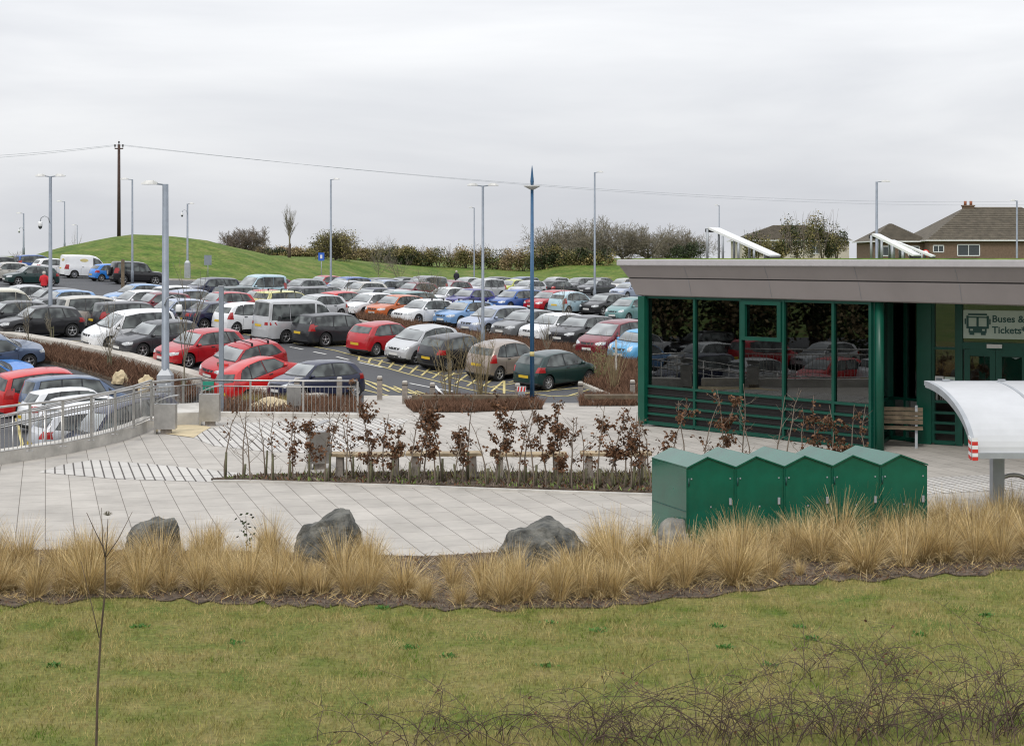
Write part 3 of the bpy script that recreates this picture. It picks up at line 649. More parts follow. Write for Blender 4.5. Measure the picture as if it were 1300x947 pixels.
    for s in(1,-1):
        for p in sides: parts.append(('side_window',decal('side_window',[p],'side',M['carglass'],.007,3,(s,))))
    hz=S['belt'][1][1]*H
    hy=lambda v:v*hw
    parts2=[]
    if kind in('retro mini','city car') and kind=='retro mini':
        circ=lambda cy,cz,ry,rz:[(cy+ry*math.cos(2*PI*i/12),cz+rz*math.sin(2*PI*i/12)) for i in range(12)]
        hp=circ(.66*hw,hz*.93,.105,.12)
    elif kind=='city car': hp=[(.50*hw,hz*.88),(.66*hw,hz*.80),(.90*hw,hz*.90),(.86*hw,hz*1.04),(.62*hw,hz*1.0)]
    else: hp=[(.50*hw,hz*.83),(.70*hw,hz*.78),(.93*hw,hz*.84),(.93*hw,hz*.99),(.70*hw,hz*.97),(.50*hw,hz*.90)]
    for s in(1,-1): parts.append(('headlight',decal('headlight',[hp],'front',M['headlight'],.008,3,(s,))))
    gz=hz*.80
    parts.append(('grille',decal('grille',[[(-.36*hw,gz),(.36*hw,gz),(.44*hw,gz+.10),(-.44*hw,gz+.10)],[(-.6*hw,z0+.09),(.6*hw,z0+.09),(.55*hw,z0+.19),(-.55*hw,z0+.19)]],'front',M['plastic'],.005,2)))
    parts.append(('front_bumper',decal('front_bumper',[[(-.8*hw,z0+.02),(.8*hw,z0+.02),(.8*hw,z0+.075),(-.8*hw,z0+.075)]],'front',M['plastic'],.012,3)))
    parts.append(('rear_bumper',decal('rear_bumper',[[(-.85*hw,z0+.03),(.85*hw,z0+.03),(.85*hw,z0+.12),(-.85*hw,z0+.12)]],'rear',M['plastic'],.012,3)))
    parts.append(('front_plate',decal('front_plate',[[(-.26,z0+.20),(.26,z0+.20),(.26,z0+.31),(-.26,z0+.31)]],'front',M['platew'],.014,1)))
    tl=.55*H
    if kind in('estate car','people carrier','small van','off-roader','city car','camper van'): tp=[(.80*hw,.50*H),(.97*hw,.50*H),(.93*hw,.74*H),(.83*hw,.72*H)]
    elif kind=='panel van': tp=[(.82*hw,.40*H),(.98*hw,.40*H),(.96*hw,.60*H),(.85*hw,.60*H)]
    elif kind=='saloon': tp=[(.46*hw,.54*H),(.95*hw,.54*H),(.95*hw,.655*H),(.46*hw,.655*H)]
    else: tp=[(.68*hw,.51*H),(.97*hw,.51*H),(.95*hw,.655*H),(.74*hw,.66*H)]
    if kind=='camper van': tp=[(.55*hw,.44*H),(.985*hw,.44*H),(.97*hw,.51*H),(.55*hw,.51*H)]
    for s in(1,-1): parts.append(('tail_light',decal('tail_light',[tp],'rear',M['taillight'],.008,3,(s,))))
    pzr=.40*H if kind not in('small hatchback','hatchback') else .35*H
    parts.append(('rear_plate',decal('rear_plate',[[(-.26,pzr),(.26,pzr),(.26,pzr+.11),(-.26,pzr+.11)]],'rear',M['platey'],.012,1)))
    # trim: seams, handles
    sm=[]; w0=S['side'][0]; lastx=S['side'][-1]
    doorx=[S['wf']+.11]+([ (S['side'][i][-2]+S['side'][i+1][0])/2 for i in range(len(S['side'])-1)] or [.44])
    if kind=='people carrier': doorx=[S['wf']+.12,.527,.707]
    if kind=='panel van': doorx=[S['wf']+.10,.44,.66]
    for fx in doorx[:3]:
        x=X(fx); zz=beltz(x); sm.append([(x-.007,z0+.1),(x+.007,z0+.1),(x+.007,zz),(x-.007,zz)])
    sm.append([(X(.95),z0+.24),(X(.05),z0+.24),(X(.05),z0+.25),(X(.95),z0+.25)])
    for q_ in sm[:-1]:
        for s in(1,-1): parts.append(('door_gap',decal('door_gap',[q_],'side',M['seam'],.004,2,(s,))))
    for s in(1,-1):
        for fx in doorx[1:3]:
            m=MB()
            x=X(fx)+ .16; loc,_,_,_=tree.ray_cast(Vector((x,3*s,beltz(x)-.1)),Vector((0,-s,0)))
            if loc: m.box((x,loc.y+s*.012,loc.z),(.17,.03,.03)); parts.append(('door_handle',m.mesh('door_handle',M['plastic'])))
    for s in(1,-1):
        m=MB(); x=X(S['side'][0][0])-.12; y=hw*.99+.04; z=beltz(x)+.05
        m.lathe([(.0,-.1),(.055,-.08),(.075,0),(.05,.08),(0,.09)],(x,s*y,z),8,axis='y'); m.bar((x,s*(y-.12),z-.05),(x,s*(y-.04),z-.02),.04)
        parts.append(('wing_mirror',m.mesh('wing_mirror',PAINT['grey'])))
    m=MB(); m.box((0,0,.5*(z0+.03)+.2),(L*.9,Wd-.52,.34)); m.box((0,0,.55),(L*.34,Wd-.2,.35))
    for xc in (xf,xr): m.tube([(xc,-hw+.14,R),(xc,hw-.14,R)],.05,6)
    parts.append(('underside',m.mesh('underside',M['under'])))
    if bars:
        m=MB()
        for fx in(.5,.72):
            x=X(fx); zt=topz(x)+.12; m.bar((x,-hw*.72,zt),(x,hw*.72,zt),.04,.03)
            for s in(1,-1): m.box((x,s*hw*.68,zt-.07),(.07,.06,.12))
        parts.append(('roof_bars',m.mesh('roof_bars',M['plastic'])))
    # wheels
    ty=MB(); ty.lathe([(R*.62,-.09),(R*.68,-.105),(R*.93,-.105),(R,-.08),(R,.08),(R*.93,.105),(R*.68,.105),(R*.62,.09)],(0,0,0),22,axis='y'); tyre=ty.mesh('tyre',M['tyre'],recalc=True)
    rm=MB(); ri=R*.66
    rm.lathe([(0,.04),(ri*.95,.04),(ri,.05)],(0,0,0),22,1,axis='y'); rm.lathe([(ri*.9,.07),(ri*.92,.095),(ri,.1),(ri*1.02,.09)],(0,0,0),22,0,axis='y')
    nsp=5 if kind not in('small hatchback','panel van') else 8
    for i in range(nsp):
        a=2*PI*i/nsp+.3; ca,sa=math.cos(a),math.sin(a); w1,w2=.035,.03; 
        rm.bar((ca*.03,.085,sa*.03),(ca*ri*.93,.08,sa*ri*.93),.05 if nsp==5 else .055,.02,up=(0,1,0))
    rm.lathe([(0,.105),(.05,.1),(.06,.07)],(0,0,0),10,0,axis='y'); rim=rm.mesh('rim',[M['rim'],M['rimdark']],recalc=True)
    root=thing('parked_car','x','car'); 
    bo=link('car_body',me,root); bo.material_slots[0].link='OBJECT'
    for nme,pm in parts:
        o=link(nme,pm,root)
        if nme=='wing_mirror': o.material_slots[0].link='OBJECT'
    for xc in(xf,xr):
        for s in(1,-1):
            wo=link('wheel',tyre,root); wo.location=(xc,s*(hw-.125),R); wo.rotation_euler=(0,0,0 if s>0 else PI)
            link('rim',rim,wo)
    if kind=='off-roader':
        wo=link('spare_wheel',tyre,root); wo.location=(-L/2-.07,0,R+.62); wo.rotation_euler=(0,0,PI/2)
        link('rim',rim,wo)
    if kind=='panel van':
        el=lambda cx,cz,a,b:[(cx+a*math.cos(2*PI*i/16),cz+b*math.sin(2*PI*i/16)) for i in range(16)]
        link('side_emblem',decal('side_emblem',[el(X(.60),H*.80,.36,.14)],'side',M['yellow'],.006,3,(-1,)),root)
        link('rear_emblem',decal('rear_emblem',[el(-.38,H*.80,.26,.12)],'rear',M['yellow'],.012,3),root)
        m=MB()
        for s in (-1,): m.quad((-L/2+.03,0,0),(0,0,0),(0,0,0),(0,0,0))
    return root
PROTO={}
def copytree(o,parent=None):
    c=o.copy(); COL.objects.link(c); c.parent=parent
    for ch in o.children: copytree(ch,c)
    return c
CARS=[]
def setpaint(root,mt):
    for ch in root.children:
        if ch.name.startswith(('car_body','wing_mirror')): ch.material_slots[0].link='OBJECT'; ch.material_slots[0].material=mt
KM={'h':'hatchback','s':'small hatchback','c':'city car','S':'saloon','e':'estate car','m':'people carrier','o':'off-roader','V':'panel van','v':'small van','B':'camper van','M':'retro mini'}
# (px centre, roof y, kind, F/R facing, colour, row, extra yaw, label override)
ROWS={'T':'by the grass mound','a':'in the row nearest the grass bank','b':'in the second farthest row','c':'in the third farthest row','d':'in the middle row of the car park','e':'in the row behind the brown planting strip','f':'along the yellow hatched aisle','g':'behind the long low concrete wall','l':'in the lower bays behind the steel railing'}
LIST=[
(5,324,'o','R','charcoal','T',0),(46,322,'m','R','blue','T',10),(70,331,'h','R','white','T',10),(109,324.5,'V','R','white','T',16),(142,334.5,'s','R','bright blue','T',10),(173,329,'o','R','black','T',18),(39,335.5,'h','F','dark green','T',10),(6,331,'h','F','silver beige','T',8),
(274,351,'e','F','navy','b',0),(319,346,'v','F','pale blue','b',0),(349,351,'h','F','maroon','b',0),(389,352,'h','F','grey','b',0),(411,348,'h','F','red','a',0),(428,353.5,'h','F','silver','b',0),(447,350,'m','F','blue','a',0),(455,355.5,'h','F','silver beige','b',4),(476,351,'e','F','dark grey','a',0),(510,350.3,'h','F','black','a',0),(550,349.5,'o','F','grey','a',0),(592,350.5,'h','F','silver','a',0),(628,350,'e','F','charcoal','a',0),(662,350,'m','F','slate blue','a',0),(703,350.5,'h','F','silver','a',0),(735,351,'e','F','grey','a',0),(761,351,'S','F','black','a',0),(791,352,'h','F','silver beige','a',0),
(489,354,'h','F','silver blue','b',0),(505,355,'h','F','maroon','b',0),(531,354.5,'e','R','black','b',0),(571,354.5,'h','F','maroon','b',0),(614,351.8,'m','F','silver','b',0),(648,353.5,'h','F','lime','b',0),(675,354.5,'h','F','silver','b',0),(706,354.5,'h','R','black','b',0),(757,354,'S','F','dark grey','b',0),(798,357,'h','F','silver blue','b',0),
(243,365,'h','R','silver blue','c',5),(302,360.5,'e','R','dark green','c',0),(289,367,'h','F','red','c',3),(324,366,'h','F','bright red','c',0),(361,366.5,'e','R','yellow','c',0),(395,361,'e','R','dark grey','b',0),(424,362,'S','R','black','b',0),(400,371.5,'h','F','silver','c',0),(427,368,'h','R','bright red','c',0),(471,363,'h','F','navy','c',0),(502,365.5,'S','F','silver','c',0),(531,367.5,'e','R','teal','c',0),(571,363,'h','F','white','c',0),(611,365.5,'h','F','indigo','c',0),(645,365,'e','F','blue','c',0),(690,366,'e','F','red','c',0),(727,368,'c','R','pale blue','c',0),(768,370.5,'h','F','black','c',0),(801,375,'c','F','teal','c',0),
(28,359.5,'S','F','silver','d',10),(64,363,'h','F','dark grey','d',10),(98,365.5,'h','F','light blue','d',10),(140,366,'h','F','navy','d',10),(184,359.5,'h','F','light blue','c',8),(227,360,'h','R','white','c',5),(180,366,'h','F','white','d',8),(207,368,'h','F','maroon','d',8),
(14,364,'v','R','cream','d',14),(62,375.5,'h','F','charcoal','d',12),(116,372.5,'m','R','silver beige','d',12),(168,377.5,'e','R','charcoal','d',10),(228,378,'h','F','silver blue','d',6),(265,380,'S','R','navy','d',4),(314,381,'c','R','white','d',2),(377,377,'B','R','silver','d',3),(427,394,'e','R','charcoal','f',5),
(463,369,'h','F','white','e',0),(503,372,'h','F','orange','e',0),(543,377.5,'h','F','white','e',0),(586,379,'h','F','light blue','e',0),(628,386,'e','F','silver blue','e',0),(668,391,'h','F','grey','e',0),(704,395,'h','F','white','e',0),(740,398,'h','F','charcoal','e',0),(785,403.5,'m','F','maroon','e',0),(812,414,'M','F','sky blue','e',0),
(488,404,'s','R','red','f',0),(537,410,'c','F','silver','f',0),(580,420,'s','R','black','f',0),(641,428,'c','R','beige','f',0),(705,441,'s','R','dark green','f',0),
(22,379,'h','F','charcoal','g',12),(51,385,'h','F','black','g',14),(165,390.5,'m','F','white','g',10),(200,404,'h','F','dark grey','g',5),(255,415,'h','F','red','g',2),(310,430,'s','F','red','g',0),(334,441,'c','R','bright red','g',0),(402,455,'s','F','navy','g',6),
(-8,451,'h','R','slate blue','l',10),(66,464,'m','R','bright red','l',14),(100,469,'m','R','slate blue','l',14),(99,486,'h','R','white','l',14),(121,495,'s','R','white','l',14),(130,505,'h','R','white','l',14),(140,527,'h','R','silver','l',14),(-20,472,'h','R','bright blue','l',12)]
OV={(173,'o'):'black off-roader with a spare wheel on its back door in front of the mound',(109,'V'):'white panel van with faded oval emblems beside the grass mound',(377,'B'):'silver and white high-roofed camper van seen from behind',(319,'v'):'pale blue high-roofed small van with windows in front of the grass bank',(14,'v'):'cream small van at the left edge of the car park',(402,'s'):'navy three-door hatchback beside the aisle, nearest car behind the right railing',(334,'c'):'bright red car seen from behind next to the navy hatchback',(310,'s'):'red hatchback with roof bars facing the camera between two red cars',(255,'h'):'red hatchback facing the camera beside the dark grey hatchback',(705,'s'):'dark green small hatchback right of the blue column',(641,'c'):'beige rounded small car left of the dark green hatchback',(488,'s'):'red small hatchback seen from behind beside the yellow hatched aisle',(503,'h'):'orange hatchback behind the brown planting strip',(648,'h'):'lime yellow hatchback in a far row',(812,'M'):'sky blue retro mini next to the green corner of the building',(785,'m'):'maroon people carrier beside the sky blue mini',(586,'h'):'light blue hatchback with roof bars right of a white one',(361,'e'):'pale yellow estate car with roof bars seen from behind',(51,'h'):'near-black hatchback side-on at the left end behind the low wall',(427,'e'):'charcoal estate car seen from behind beside the red small hatchback',(100,'m'):'slate blue people carrier in the lower bays behind the railing',(66,'m'):'bright red people carrier half hidden behind the slate blue one',(611,'h'):'indigo hatchback left of the blue estate car'}
YO={(109,'V'):134,(142,'s'):130.3,(173,'o'):127,(46,'m'):142,(70,'h'):137,(100,'m'):58,(66,'m'):60.3,(99,'h'):55,(121,'s'):52.3,(130,'h'):49.6,(140,'h'):46.4,(-8,'h'):65,(-20,'h'):62.5}
cnt={}
for i,(px,ry,k,fr,colr,row,yw) in enumerate(LIST):
    kind=KM[k]; bars=(px,k) in((310,'s'),(586,'h'),(361,'e'),(543,'h'))
    key=(kind,bars)
    if key not in PROTO: PROTO[key]=make_car(kind,bars); root=PROTO[key]
    else: root=copytree(PROTO[key])
    S=SPEC[kind]; x,y=roofat(px,ry,S['H']+.02)
    if (px,k) in YO: y=YO[(px,k)]; x=W(px,y)
    th=math.radians(43+yw+random.Random(i).uniform(-2,2)); hx,hy=math.sin(th),math.cos(th)
    if fr=='F': hx,hy=-hx,-hy
    CARS.append([root,x,y,hx,hy,S,px,k,fr,colr,row])
for q in CARS: q.append((q[1],q[2]))
# keep neighbours apart along the ground
for it in range(60):
    for a in range(len(CARS)):
        for b in range(a+1,len(CARS)):
            A1,B1=CARS[a],CARS[b]; dx,dy=B1[1]-A1[1],B1[2]-A1[2]
            if abs(dx)>6 or abs(dy)>6: continue
            u=dx*A1[3]+dy*A1[4]; v=-dx*A1[4]+dy*A1[3]
            Lm=(A1[5]['L']+B1[5]['L'])/2+.12; Wm=(A1[5]['W']+B1[5]['W'])/2+.16
            if abs(u)<Lm and abs(v)<Wm:
                if (Wm-abs(v))<(Lm-abs(u)):
                    d=(Wm-abs(v))*.26*(1 if v>0 else -1); ex,ey=-A1[4]*d,A1[3]*d
                else: d=(Lm-abs(u))*.26*(1 if u>0 else -1); ex,ey=A1[3]*d,A1[4]*d
                A1[1]-=ex;A1[2]-=ey;B1[1]+=ex;B1[2]+=ey
rowlist={}
for c in CARS: rowlist.setdefault(c[10],[]).append(c)
for r in rowlist.values(): r.sort(key=lambda c:c[1]/c[2])
ORD_=['first','second','third','fourth','fifth','sixth','seventh','eighth','ninth','tenth','eleventh','twelfth','thirteenth','fourteenth','fifteenth','sixteenth','seventeenth','eighteenth']
for c in CARS:
    root,x,y,hx,hy,S,px,k,fr,colr,row,o0=c
    if math.hypot(x-o0[0],y-o0[1])>.8: print('moved',px,k,colr,row,round(x-o0[0],2),round(y-o0[1],2),'at',round(x,1),round(y,1))
    zf=lambda d:Ha(x+hx*d,y+hy*d); z=(zf(1.25)+zf(-1.25))/2; pitch=math.atan2(zf(1.25)-zf(-1.25),2.5)
    roll=math.atan2(Ha(x-hy*.7,y+hx*.7)-Ha(x+hy*.7,y-hx*.7),1.4)
    root.location=(x,y,z); R_=Matrix.Rotation(math.atan2(hy,hx),4,'Z')@Matrix.Rotation(-pitch,4,'Y')@Matrix.Rotation(roll,4,'X')
    root.rotation_euler=R_.to_euler(); setpaint(root,PAINT[colr])
    kind=KM[k]; o=OV.get((px,k))
    if not o:
        same=[q for q in rowlist[row] if q[7]==k and q[9]==colr]; fac='facing the camera' if fr=='F' else 'seen from behind'
        if len(same)==1: o=f"{colr} {kind} {fac} {ROWS[row]}"
        else: o=f"{['leftmost','second from left','third from left','fourth from left','fifth from left'][same.index(c)]} {colr} {kind} {ROWS[row]}"
    tag(root,o,'van' if k in 'VvB' else 'car','cars parked in the car park'); root.name='parked_van' if k in 'VvB' else 'parked_car'
for j,(x,y,kd,cl) in enumerate([(-17.5,37.5,'hatchback','red'),(-18.5,34.5,'estate car','silver'),(-25,46,'hatchback','white'),(-26,43,'people carrier','navy'),(-27,40,'hatchback','silver'),(-28,37,'small hatchback','bright red'),(-29,34,'hatchback','white'),(-37,50,'estate car','silver'),(-38,46.8,'hatchback','light blue'),(-39,43.6,'hatchback','white'),(-40,40.4,'people carrier','red'),(-41,37.2,'hatchback','silver'),(-50,48,'hatchback','white'),(-51,44.5,'estate car','black')]):
    key=(kd,False); root=copytree(PROTO[key]); root.location=(x,y,Ha(x,y)); root.rotation_euler=(0,0,math.radians(45 if j%2 else 225)); setpaint(root,PAINT[cl])
    tag(root,'parked car beyond the left edge, seen only as a reflection in the station glass','car','cars reflected in the station glass')
print('CARS',len(CARS))
# ---------------------------------------------------------------- bus station building
C0=Vector((3.52,41.9,0)); du=Vector((.634,-.773,0)).normalized(); dv=Vector((.773,.634,0)).normalized()
BLD=thing('bus_station','single-storey glass bus station with green frames and deep grey-brown fascia','building',C0)
def L_(u,v,z=0): p=du*u+dv*v; return Vector((p.x,p.y,z))     # local to BLD
def Wd_(x,y,z=0): return Vector((x,y,z))-C0
def member(m,a,b,z,w=.07,dpt=.09,mi=0): m.bar((a.x,a.y,z),(b.x,b.y,z),dpt,w,mi)
ZT=3.40
def glazed(a,b,xs,rails,zsplit,name,nrm,extra=None,louv=True,post=.07):
    """a,b local base points; xs fractions of mullions"""
    fr=MB(); dirv=(b-a); Ln=dirv.length; d=dirv/Ln; rz=math.atan2(d.y,d.x)
    def pt(t,o=0): return a+dirv*t+nrm*o
    for t in xs:
        p=pt(t); fr.box((p.x,p.y,ZT/2+.02),(post,.12,ZT-.04),rz=rz)
    for i in range(len(xs)-1):
        t0=xs[i]+post/2/Ln; t1=xs[i+1]-post/2/Ln
        for z in rails:
            p=(pt(t0,.012)+pt(t1,.012))/2; fr.box((p.x,p.y,z),((t1-t0)*Ln,.10,.06 if z not in(rails[0],) else .09),rz=rz)
        for z in (ZT-.03,): p=(pt(t0)+pt(t1))/2; fr.box((p.x,p.y,z),((t1-t0)*Ln,.10,.06),rz=rz)
    fo=fr.build(name,M['dgreen'],BLD)
    for i in range(len(xs)-1):
        t0=xs[i]+post/2/Ln; t1=xs[i+1]-post/2/Ln; g=MB(); p=(pt(t0,-.01)+pt(t1,-.01))/2
        g.box((p.x,p.y,(zsplit+ZT-.06)/2),((t1-t0)*Ln,.016,ZT-.06-zsplit),rz=rz); g.build('window_pane',M['glass'],fo)
        if louv:
            g=MB(); 
            g.box((p.x,p.y,zsplit/2),((t1-t0)*Ln,.02,zsplit),rz=rz)
            for k in range(10): g.box((p.x+nrm.x*.02,p.y+nrm.y*.02,.08+k*(zsplit-.1)/10),((t1-t0)*Ln-.02,.02,.02),rz=rz)
            g.build('louvre_panel',M['louvre'],fo)
    return fo
us=[.12,1.88,3.48,4.857,6.375,7.45]; a=L_(0,0);b=L_(7.5,0)
RL=[.06,.30,.52,.76,1.02]
fr=glazed(a,b,[u/7.5 for u in us],RL,1.02,'front_glazing',-dv)
m=MB(); p=L_(.02,-.02); m.box((p.x,p.y,ZT/2),(.24,.24,ZT-.01),rz=math.atan2(du.y,du.x)); m.build('corner_post',M['green'],BLD)
# opening vent in third bay
m=MB(); n=-dv
u0,u1=3.53,4.81; rz=math.atan2(du.y,du.x)
for z in(2.42,3.30): p=L_((u0+u1)/2,-.05); m.box((p.x,p.y,z),(u1-u0,.09,.09),rz=rz)
for u in(u0+.06,u1-.06): p=L_(u,-.05); m.box((p.x,p.y,2.86),(.12,.088,.79),rz=rz)
m.build('vent_window',M['dgreen'],BLD)
m=MB(); m.tube([Wd_(8.42,36.1,0),Wd_(8.42,36.1,ZT)],.105,20); m.build('round_column',M['green'],BLD)
# recess
Ar=L_(7.5,0); Br=Wd_(9.17,38.4); Cr=Wd_(9.8,37.4); Dr=Wd_(10.5,37.0); Er=Wd_(13.6,35.45)
def nn(a,b): d=(b-a).normalized(); return Vector((d.y,-d.x,0))
glazed(Ar,Br,[.03,.5,.97],RL,1.02,'side_glazing',nn(Ar,Br),louv=False)
glazed(Br,Cr,[.05,.5,.93],RL,1.02,'recess_glazing',nn(Br,Cr),louv=False)
m=MB(); p=Cr; m.box((p.x,p.y,ZT/2),(.34,.2,ZT-.01),rz=-.5); m.build('corner_post',M['green'],BLD)
p=Br; m=MB(); m.box((p.x,p.y,ZT/2),(.3,.2,ZT-.01),rz=-.5); m.build('corner_post',M['dgreen'],BLD)
glazed(Cr+(Dr-Cr)*.2,Dr,[.05,.95],RL+[2.28],1.02,'door_side_glazing',nn(Cr,Dr),louv=False,post=.1)
# doors
rz=math.atan2((Er-Dr).y,(Er-Dr).x); dd=(Er-Dr).normalized(); nr=nn(Dr,Er)
def DP(t,o,z): q=Dr+dd*t+nr*o; return (q.x,q.y,z)
m=MB()
for t in(.02,1.62,3.2): m.box(DP(t,0,ZT/2),(.14,.14,ZT-.01),rz=rz)
m.box(DP(.82,.0,2.36),(1.46,.12,.16),rz=rz); m.box(DP(2.41,.0,2.36),(1.44,.12,.16),rz=rz); m.box(DP(.82,0,ZT-.04),(1.46,.1,.07),rz=rz)
m.build('door_frame',M['dgreen'],BLD)
for t in(.48,1.2):
    m=MB(); w=.72
    for s in(-1,1): m.box(DP(t+s*(w/2-.07),0,1.15),(.13,.07,2.24),rz=rz)
    for z in(.12,2.2): m.box(DP(t,0,z),(w-.27,.07,.16),rz=rz)
    dr=m.build('door',M['dgreen'],BLD); m=MB(); m.box(DP(t,0,1.16),(w-.26,.012,1.9),rz=rz); m.build('door_pane',M['glass'],dr)
    m=MB(); m.box(DP(t+(.28 if t<1 else -.28),.07,1.3),(.03,.03,.5),rz=rz); m.build('handle',M['steel'],dr)
m=MB(); m.box(DP(.82,.09,2.36),(.34,.06,.09),rz=rz); m.build('door_sensor',M['lamphead'],BLD)
m=MB(); m.box(DP(.82,-.01,2.9),(1.46,.014,.92),rz=rz); m.box(DP(2.41,-.01,1.7),(1.44,.014,3.2),rz=rz); m.build('window_pane',M['glass'],BLD)
sg=MB(); sg.box((0,0,0),(1.42,.03,.66)); sgo=sg.build('bus_sign',M['bussign'],BLD); sgo.location=DP(.82,.045,2.86); sgo.rotation_euler=(0,0,rz)
text('Buses &',.225,(-.06,-.017,.06),(PI/2,0,0),M['signdark'],sgo,'sign_text',align='LEFT')
text('Tickets*',.225,(-.06,-.017,-.20),(PI/2,0,0),M['signdark'],sgo,'sign_text',align='LEFT')
bi=MB()
def sb(x0,z0,x1,z1,y=-.019): bi.box(((x0+x1)/2,y,(z0+z1)/2),(x1-x0,.008,z1-z0))
sb(-.60,.21,-.17,.25);sb(-.64,-.10,-.59,.20);sb(-.18,-.10,-.13,.20);sb(-.59,-.20,-.18,-.05);sb(-.41,-.05,-.36,.16);sb(-.59,.15,-.18,.18);sb(-.57,-.25,-.46,-.20);sb(-.31,-.25,-.20,-.20);sb(-.68,.0,-.65,.13);sb(-.12,.0,-.09,.13)
bi.build('bus_pictogram',M['signdark'],sgo)
bi=MB(); 
for x in(-.52,-.25): bi.box((x,-.025,-.13),(.06,.006,.04))
bi.build('pictogram_lamps',M['bussign'],sgo)
for t,z,w,h,mt in((.30,1.42,.2,.30,'platew'),(.68,1.40,.24,.32,'bussign')):
    q=Cr+(Dr-Cr)*(.2+.8*t); m=MB(); m.box((q.x+nn(Cr,Dr).x*.05,q.y+nn(Cr,Dr).y*.05,z+.05),(w,.01,h),rz=math.atan2((Dr-Cr).y,(Dr-Cr).x)); m.build('poster',M[mt],BLD)
    m=MB(); 
    for k in range(5): m.box((q.x+nn(Cr,Dr).x*.058,q.y+nn(Cr,Dr).y*.058,z+.13-k*.045),(w*.7,.004,.012 if k else .05),rz=math.atan2((Dr-Cr).y,(Dr-Cr).x))
    m.build('poster_print',M['galv'],BLD)
# interior
m=MB(); fl=[Ar,Br,Cr,Dr,Er,L_(11.5,9),L_(0.1,9),L_(.1,.1)]
m.prism([(q.x,q.y) for q in fl],.0,.05); m.build('interior_floor',M['intwall'],BLD)
m=MB(); p=L_(4.5,6.5); m.box((p.x,p.y,1.7),(10,.15,3.4),rz=math.atan2(du.y,du.x))
p=L_(.1,4); m.box((p.x,p.y,1.7),(.12,7.6,3.4),rz=math.atan2(du.y,du.x)); m.build('interior_wall',M['intwall'],BLD)
m=MB(); m.prism([(q.x,q.y) for q in fl],3.41,3.5); m.build('ceiling',M['intwall'],BLD)
m=MB()
for u,v in((1.0,1.2),(4.2,3.4),(6.0,2.2)): p=L_(u,v); m.tube([(p.x,p.y,.05),(p.x,p.y,3.4)],.07,12); 
m.build('inner_column',M['intpale'],BLD)
m=MB(); 
for u,z,w,h in((2.4,1.7,.5,.8),(3.0,1.8,.4,.6),(5.2,1.6,.7,.9),(6.4,1.9,.5,.5),(4.5,1.5,.3,.5)): p=L_(u,6.38); m.box((p.x,p.y,z),(w,.02,h),rz=math.atan2(du.y,du.x))
p=L_(3.6,5.0); m.box((p.x,p.y,.6),(3.0,.7,1.1),rz=math.atan2(du.y,du.x))
m.build('notice_boards',M['intpale'],BLD)
# roof fascia: outline at facade, offset rings
def off(poly,k):
    n=len(poly); r=[]
    for i in range(n):
        a,b,c=poly[i-1],poly[i],poly[(i+1)%n]; d1=(b-a).normalized(); d2=(c-b).normalized()
        n1=Vector((d1.y,-d1.x,0)); n2=Vector((d2.y,-d2.x,0)); q=(n1+n2); q=q/max(.3,q.length_squared)*2; r.append(b+q*k)
    return r
foot=[L_(0,11),L_(0,0),L_(15.5,0),L_(15.5,11)]
rings=[(off(foot,.05),3.402),(off(foot,.16),3.43),(off(foot,.30),3.86),(off(foot,.305),3.865),(off(foot,.30),3.885),(off(foot,.46),4.20)]
def loft(name,rs,mt,cap=True):
    m=MB(); n=len(rs[0][0]); vs=[]
    for r,z in rs: vs+=[(q.x,q.y,z) for q in r]
    fs=[(i*n+j,i*n+(j+1)%n,(i+1)*n+(j+1)%n,(i+1)*n+j) for i in range(len(rs)-1) for j in range(n)]
    fs.append(tuple(range(n))[::-1]); fs.append(tuple((len(rs)-1)*n+j for j in range(n)))
    m.add(vs,fs); return m.build(name,mt,BLD,recalc=True)
loft('fascia_lower',rings[:3],M['fascia']); loft('fascia_gap',[(off(foot,.285),3.862),(off(foot,.285),3.888)],M['black']); loft('fascia_upper',[(off(foot,.30),3.89),(off(foot,.47),4.20)],M['fascia'])
loft('roof_cap',[(off(foot,.50),4.203),(off(foot,.52),4.225),(off(foot,.52),4.35),(off(foot,.48),4.365)],M['cap'])
# vertical panel joints
m=MB()
for u in (1.9,4.6,7.3,10.0,12.7):
    for (k0,z0,k1,z1) in((.168,3.44,.308,3.86),(.312,3.90,.468,4.19)):
        a=L_(u,-k0-.002,z0); b=L_(u+.02,-k1-.002,z1); m.bar(a,b,.004,.004)
m.build('panel_joint',M['galv'],BLD)
loft('sedum_edge',[(off(foot,.2),4.366),(off(foot,.1),4.40)],M['grass'])
